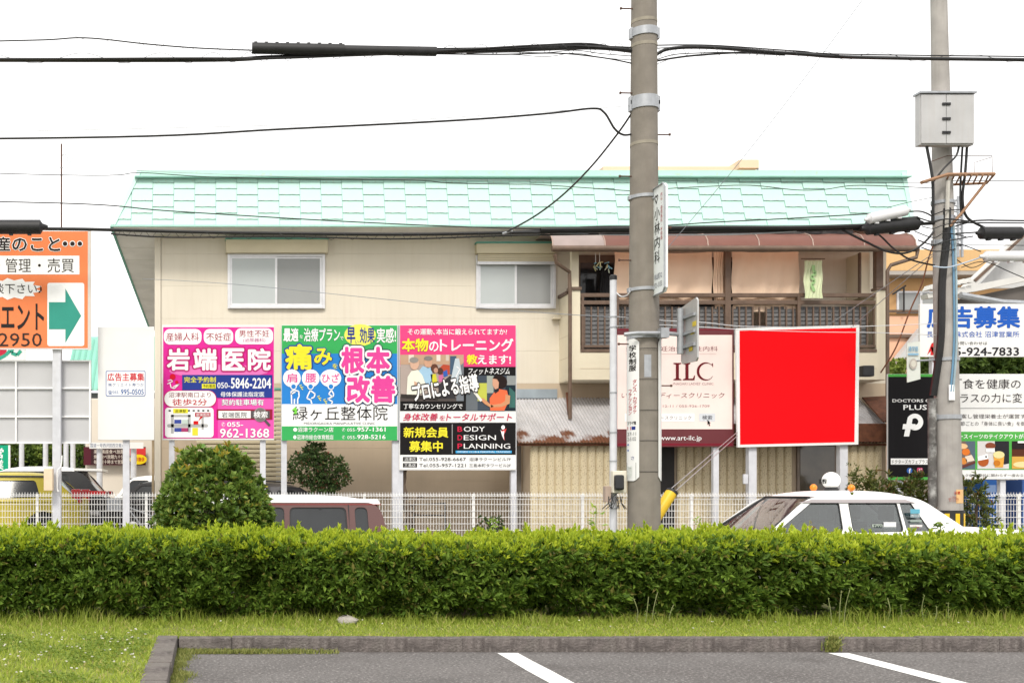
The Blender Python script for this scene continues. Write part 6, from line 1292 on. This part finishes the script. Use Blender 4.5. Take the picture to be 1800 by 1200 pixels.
# tan block behind the roof
m_tan = mat('tan_render', (.72,.58,.42), .85, .06, .5)
t, a, b = simple_house('tall_building', 'tan flat-topped block showing just above the mint roof', 'building', 1060, 1328, 292, 48, 8, m_tan)
MB().box(PX(1296,47.8), PX(1330,47.8), 47.6, 49.5, PZ(300,48), PZ(283,47.8)).build('roof_hut', m_tan, t)
MB().tube([P(1332,302,47.7), P(1332,284,47.7)], .05, 6).build('vent_pipe', m_galv, t)
# ochre building right
m_och = mat('ochre_render', (.56,.33,.15), .85, .07, .5, streak=.12); m_pch = mat('peach_render', (.72,.42,.28), .85, .06, .5)
d = 38; t, a, b = simple_house('orange_building', 'ochre and peach two-tone building beyond the right end of the house', 'building', 1500, 1800, 447, d, 9, m_och)
MB().box(a-.05, b+.05, d-.6, d-.01, PZ(482,d), PZ(445,d)).build('parapet', mat('ochre_light', (.62,.4,.19), .85, .06, .5, streak=.1), t, bevel=.02)
MB().box(a, b, d-.62, d-.005, PZ(489,d), PZ(482.4,d)).build('ledge', mat('grey_ledge', (.36,.33,.3), .8, .1, 2), t)
MB().box(a, b, d-.08, d-.004, .45, PZ(556,d)).build('lower_wall', m_pch, t)
bwin(t, 1575, 512, 1660, 551, d)
MB().box(PX(1555,d-.1), PX(1622,d-.1), d-.2, d-.09, PZ(550,d), PZ(546,d)).build('dark_rail', m_brown, t); MB().box(PX(1555,d-.1), PX(1800,d-.1), d-.2, d-.09, PZ(594,d), PZ(589,d)).build('dark_rail', m_brown, t); MB().box(PX(1555,d-.1), PX(1800,d-.1), d-.2, d-.09, PZ(639,d), PZ(635,d)).build('dark_rail', m_brown, t)
MB().slab([P(1578,630,d-.5), P(1622,575,d-.5), P(1622,600,d-.5), P(1580,640,d-.5)], (0,1,0), .3).build('stair_panel', mat('stair_grey', (.5,.5,.5), .7, .1, 2), t)
MB().tube([P(1589,505,d-.3), P(1589,547,d-.3)], .03, 5).tube([P(1569,517,d-.3), P(1592,502,d-.3)], .03, 5).build('aerial', m_rubber, t)
# antennas behind the pole
for px, lab in ((1684,'thin antenna mast with short cross bars right of the pale pole'),(1691,'tall plain antenna mast next to the barred one')):
    t = thing('antenna_mast', lab, 'antenna', P(px, 450, 37)); MB().tube([P(px,452,37), P(px, 345 if px < 1690 else 365,37)], .05, 6).build('mast', m_galv, t)
    if px < 1690:
        for k in range(9): MB().tube([P(px-9+2*(k%2),352+10*k,37), P(px+9-2*(k%3),352+10*k,37)], .025, 4).build('bar', m_galv, t)
# grey metal house with gable at far right
d = 27; m_met = mat('grey_metal_wall', (.52,.52,.52), .6, .08, 1.2, streak=.2); m_metr = mat('grey_metal_roof', (.4,.4,.41), .5, .1, 1.5)
t, a, b = simple_house('grey_house', 'grey metal-clad house with gabled roof behind the vacancy board', 'house', 1706, 2050, 556, d, .9, m_met)
MB().slab([P(1716,506,d-.02), P(1800,415,d-.02), P(1880,330,d-.02), P(1960,420,d-.02), P(2040,506,d-.02)], (0,1,0), .1).build('gable', m_met, t)
MB().slab([P(1690,510,d-.5), P(1790,415,d-.5), P(1884,318,d-.5), P(1884,330,d-.5), P(1800,418,d-.5), P(1706,512,d-.5)], (0,1,0), .2).build('verge', mat('verge_pale', (.6,.59,.57), .6, .08, 2), t)
MB().slab([P(1712,492,d-.52), P(1808,404,d-.52), P(1808,410,d-.52), P(1716,495,d-.52)], (0,1,0), .02).build('verge_line', m_brown, t)
MB().slab([P(1630,516,25.4), P(1714,500,25.4), P(1820,480,25.4), P(1820,490,25.4), P(1715,512,25.4), P(1632,524,25.4)], (0,1,0), .25).build('porch_roof', mat('verge_pale', (.6,.59,.57)), t)
for k in range(7): q = P(1640+11*k, 508-2*k, 25.3); MB().prism([(q.x-.06,q.z),(q.x+.06,q.z),(q.x,q.z+.11)], 25.3, 25.6).build('roof_rib', mat('verge_pale', (.6,.59,.57)), t)
MB().slab([P(1676,528,25.6), P(1800,502,25.6), P(1860,500,25.6), P(1860,545,25.6), P(1700,545,25.6)], (0,1,0), .1).build('porch_shade', mat('porch_shade_dark', (.13,.115,.105), .8, .2, 2), t)  # dark-coloured slab standing in for the shade under the porch roof
MB().tube([P(1688,519,25.3), P(1760,532,25.3), P(1800,534,25.3)], .08, 8).build('gutter', m_galv, t, True)
# blue vending panels and dark gap under the food advert
d = 23.5
t = thing('vending_machine', 'blue vending machine half hidden under the food advert', 'vending machine', P(1740, 900, d)); MB().box(PX(1728,d), PX(1753,d), d, d+.6, .45, PZ(843,d)).build('body', ink('2E5CA0'), t, bevel=.02); MB().box(PX(1731,d), PX(1750,d), d-.01, d-.002, PZ(865,d), PZ(852,d)).build('panel', ink('7890B8'), t)
t = thing('vending_machine', 'second blue machine at the right edge under the food advert', 'vending machine', P(1810, 900, d)); MB().box(PX(1797,d), PX(1840,d), d, d+.6, .45, PZ(843,d)).build('body', ink('4868A8'), t, bevel=.02)
t, a, b = simple_house('corrugated_shed', 'beige corrugated shed wall between the blue machines', 'shed', 1690, 1900, 836, 24.4, 3, mat('shed_beige', (.5,.45,.38), .7, .1, 2))
sm_ = MB().box(0,.04,-.03,0,0,PZ(836,24.4)-.45).mesh('rib', mat('shed_beige', (.5,.45,.38)), False, .008)
for k in range(26): link('rib', sm_, t, (a+.05+.1*k, 24.4, .45))
m_tr = leafmat('far_tree_leaf', (.04,.075,.014), (.11,.17,.03), .3)
m_tr2 = leafmat('far_tree_leaf_light', (.10,.16,.025), (.22,.28,.05), .3)
def ftree(px, py0, py1, d, w, label, m=m_tr, n=420, ln=.16):
    c = PX(px,d); z1, z0 = PZ(py0,d), PZ(py1,d); t = thing('leafy_tree', label, 'tree', (c, d, .45))
    crown(t, (c, d, (z0+z1)/2), (w/2, w/2.4, (z1-z0)/2), n, 6, ln, ln*.42, m, .95, .3, lump=.16)
    MB().tube([(c,d,.4),(c+.05,d,(z0+z1)/2),(c+.1,d,z1-.3)], [.14,.1,.03], 7).build('trunk', m_bark, t, True)
ftree(1740, 622, 690, 24.2, 2.0, 'green tree crown between the vacancy board and the food advert', m_tr, 520)
ftree(1660, 634, 700, 24.4, 1.2, 'green tree crown behind the pale pole above the black panel', m_tr, 380)
ftree(1596, 636, 690, 35, 1.5, 'small green tree crown above the black cafe panel', m_tr2, 300)
ftree(1800, 624, 690, 24.0, 1.6, 'green tree crown at the right edge behind the boards', m_tr, 380)
for k, (px, p0, p1, w, m) in enumerate(((20,772,850,3.2,m_tr),(55,768,850,3.4,m_tr2),(88,778,850,2.6,m_tr),(-25,760,850,4,m_tr),(122,786,850,2.2,m_tr))):
    ftree(px, p0, p1, 44, w, ('dark green tree far behind the yellow car, beside the green banner','light green tree far behind the yellow car roof','dark green tree behind the grey ribbed board post','large green tree beyond the left picture edge','small dark tree left of the red shop board')[k], m, 420, .2)
# teal roofed hall at left
d = 46; m_tro = mat('teal_roof', (.22,.5,.4), .6, .1, .6); t, a, b = simple_house('teal_roofed_hall', 'hall with pale teal roof behind the blank white board', 'building', 40, 300, 690, d, 10, mat('hall_wall', (.2,.2,.2), .8, .15, .6))
rf = MB().slab([P(112,686,d-.6), P(300,686,d-.6), P(300,596,d+1.2), P(132,596,d+1.2)], (0,.4,1), .12).build('roof', m_tro, t)
for k in range(17):
    x0_, x1_ = 116+11.2*k, 135+10*k; MB().tube([P(x0_,685,d-.66), P(x1_,597,d+1.12)], .05, 4).build('seam', m_tro, rf)
# shop backdrop at lower left
d = 36; t, a, b = simple_house('far_shop', 'low beige shop with signs across its front far behind the blank board', 'shop', 150, 290, 700, d, 6, mat('shop_beige', (.66,.6,.52), .85, .06, .6))
rb1 = thing('shop_board', 'dark red shop board with pale lettering on the far shop', 'signboard', P(190, 817, d-.3)); pn = MB().box(PX(147,d-.3), PX(256,d-.3), d-.3, d-.2, PZ(817,d-.3), PZ(785,d-.3)).build('panel', ink('5A2430'), rb1)
B = Board(d-.3, pn); B.rect(160,787,222,816,ink('40282A'),1); B.rect(222,787,256,800,ink('D84040'),1)
for k, s in enumerate(('楽市楽座食べ放題','焼肉食べ放題九十分','毎日夜十時まで営業')): B.text(s, (165,790+9*k,218,797+9*k), ink('D8CCC0'), .02, 2)
yo = thing('shop_board', 'yellow oval plate with red lettering at the far shop', 'signboard', P(243, 815, d-.5)); mb = MB(); pts = [(PX(243,d-.5)+.27*math.cos(q*.2618), PZ(807,d-.5)+.155*math.sin(q*.2618)) for q in range(24)]; pn = mb.prism(pts, d-.5, d-.45).build('panel', ink('F0D020'), yo); Board(d-.5, pn).text('年中無休', (232,803,254,811), ink('C83020'), .03, 1)
ds = 34; wsn = thing('road_name_sign', 'white crossing name plate under the blank white board', 'sign', P(205, 788, ds)); pn = MB().box(PX(157,ds), PX(252,ds), ds, ds+.05, PZ(788,ds), PZ(777,ds)).build('panel', m_board, wsn); Board(ds, pn).text('国道一号西沢田西交差点', (159,779,219,786), ink('5A6A90'), .0, 1)
for px, lab in ((174,'slim grey post in front of the red shop board'),(234,'slim grey post in front of the yellow oval plate')): tag(MB().lathe([(.09,.45),(.09,PZ(788,ds))], (PX(px,ds),ds+.2,0), 'z', 10).build('steel_post', m_post, None, True), lab, 'post')
for px, lab in ((38,'slim pale post left among the far trees'),(80,'slim pale post beside the grey board among the far trees'),(128,'thick pale post behind the hatchback roof'),(116,'slim post just right of the orange board post')): tag(MB().lathe([(.1,.45),(.09,PZ(770,40))], (PX(px,40),40,0), 'z', 10).build('steel_post', m_post, None, True), lab, 'post')
gbn = thing('banner', 'green banner with white lettering at the left picture edge', 'banner', P(5, 830, 30)); pn = MB().box(PX(-40,30), PX(15,30), 30, 30.04, PZ(838,30), PZ(782,30)).build('panel', ink('1CA880'), gbn); Board(30, pn).vtext('営業', (-14,786,6,826), Wt, .03, 1); MB().tube([P(16.5,782,30), P(16.5,850,30)], .03, 6).build('pole', m_white, gbn)
lg = thing('shop_board', 'sliver of white board with red and green shapes under the orange board', 'signboard', P(20, 632, 30)); pn = MB().box(PX(-60,30), PX(44,30), 30, 30.1, PZ(660,30), PZ(606,30)).build('panel', m_board, lg)
B = Board(30, pn); B.disc(-2,618,14,12,ink('C83048'),1); B.line([(-5,632),(10,624),(18,616)],6,ink('40A890'),2); B.line([(22,612),(20,620),(30,624),(37,616)],6,ink('40A890'),2)
MB().box(PX(-50,30), PX(-46,30), 30.11, 30.3, .45, PZ(650,30)).build('post', m_post, lg)
# radio mast at left
rm_ = thing('radio_mast', 'thin tall antenna mast rising behind the orange board', 'antenna', P(108, 420, 30)); MB().tube([P(108,900,30), P(108,253,30)], .022, 6).build('mast', m_bolt, rm_)
MB().tube(spline([tuple(P(x,y,30)) for x,y in ((108,275),(114,271),(119,278),(118,287),(124,284),(132,270),(130,254))], 5), .008, 4).build('loop', m_galv, rm_)
tag(MB().box(PX(1512,21),PX(1532,21),20.9,21.05,PZ(662,21),PZ(643,21)).xf(Matrix.Translation((0,0,0))).build('floodlight', m_rubber, None, bevel=.02), 'small black floodlight beside the red board on the wall corner', 'lamp')
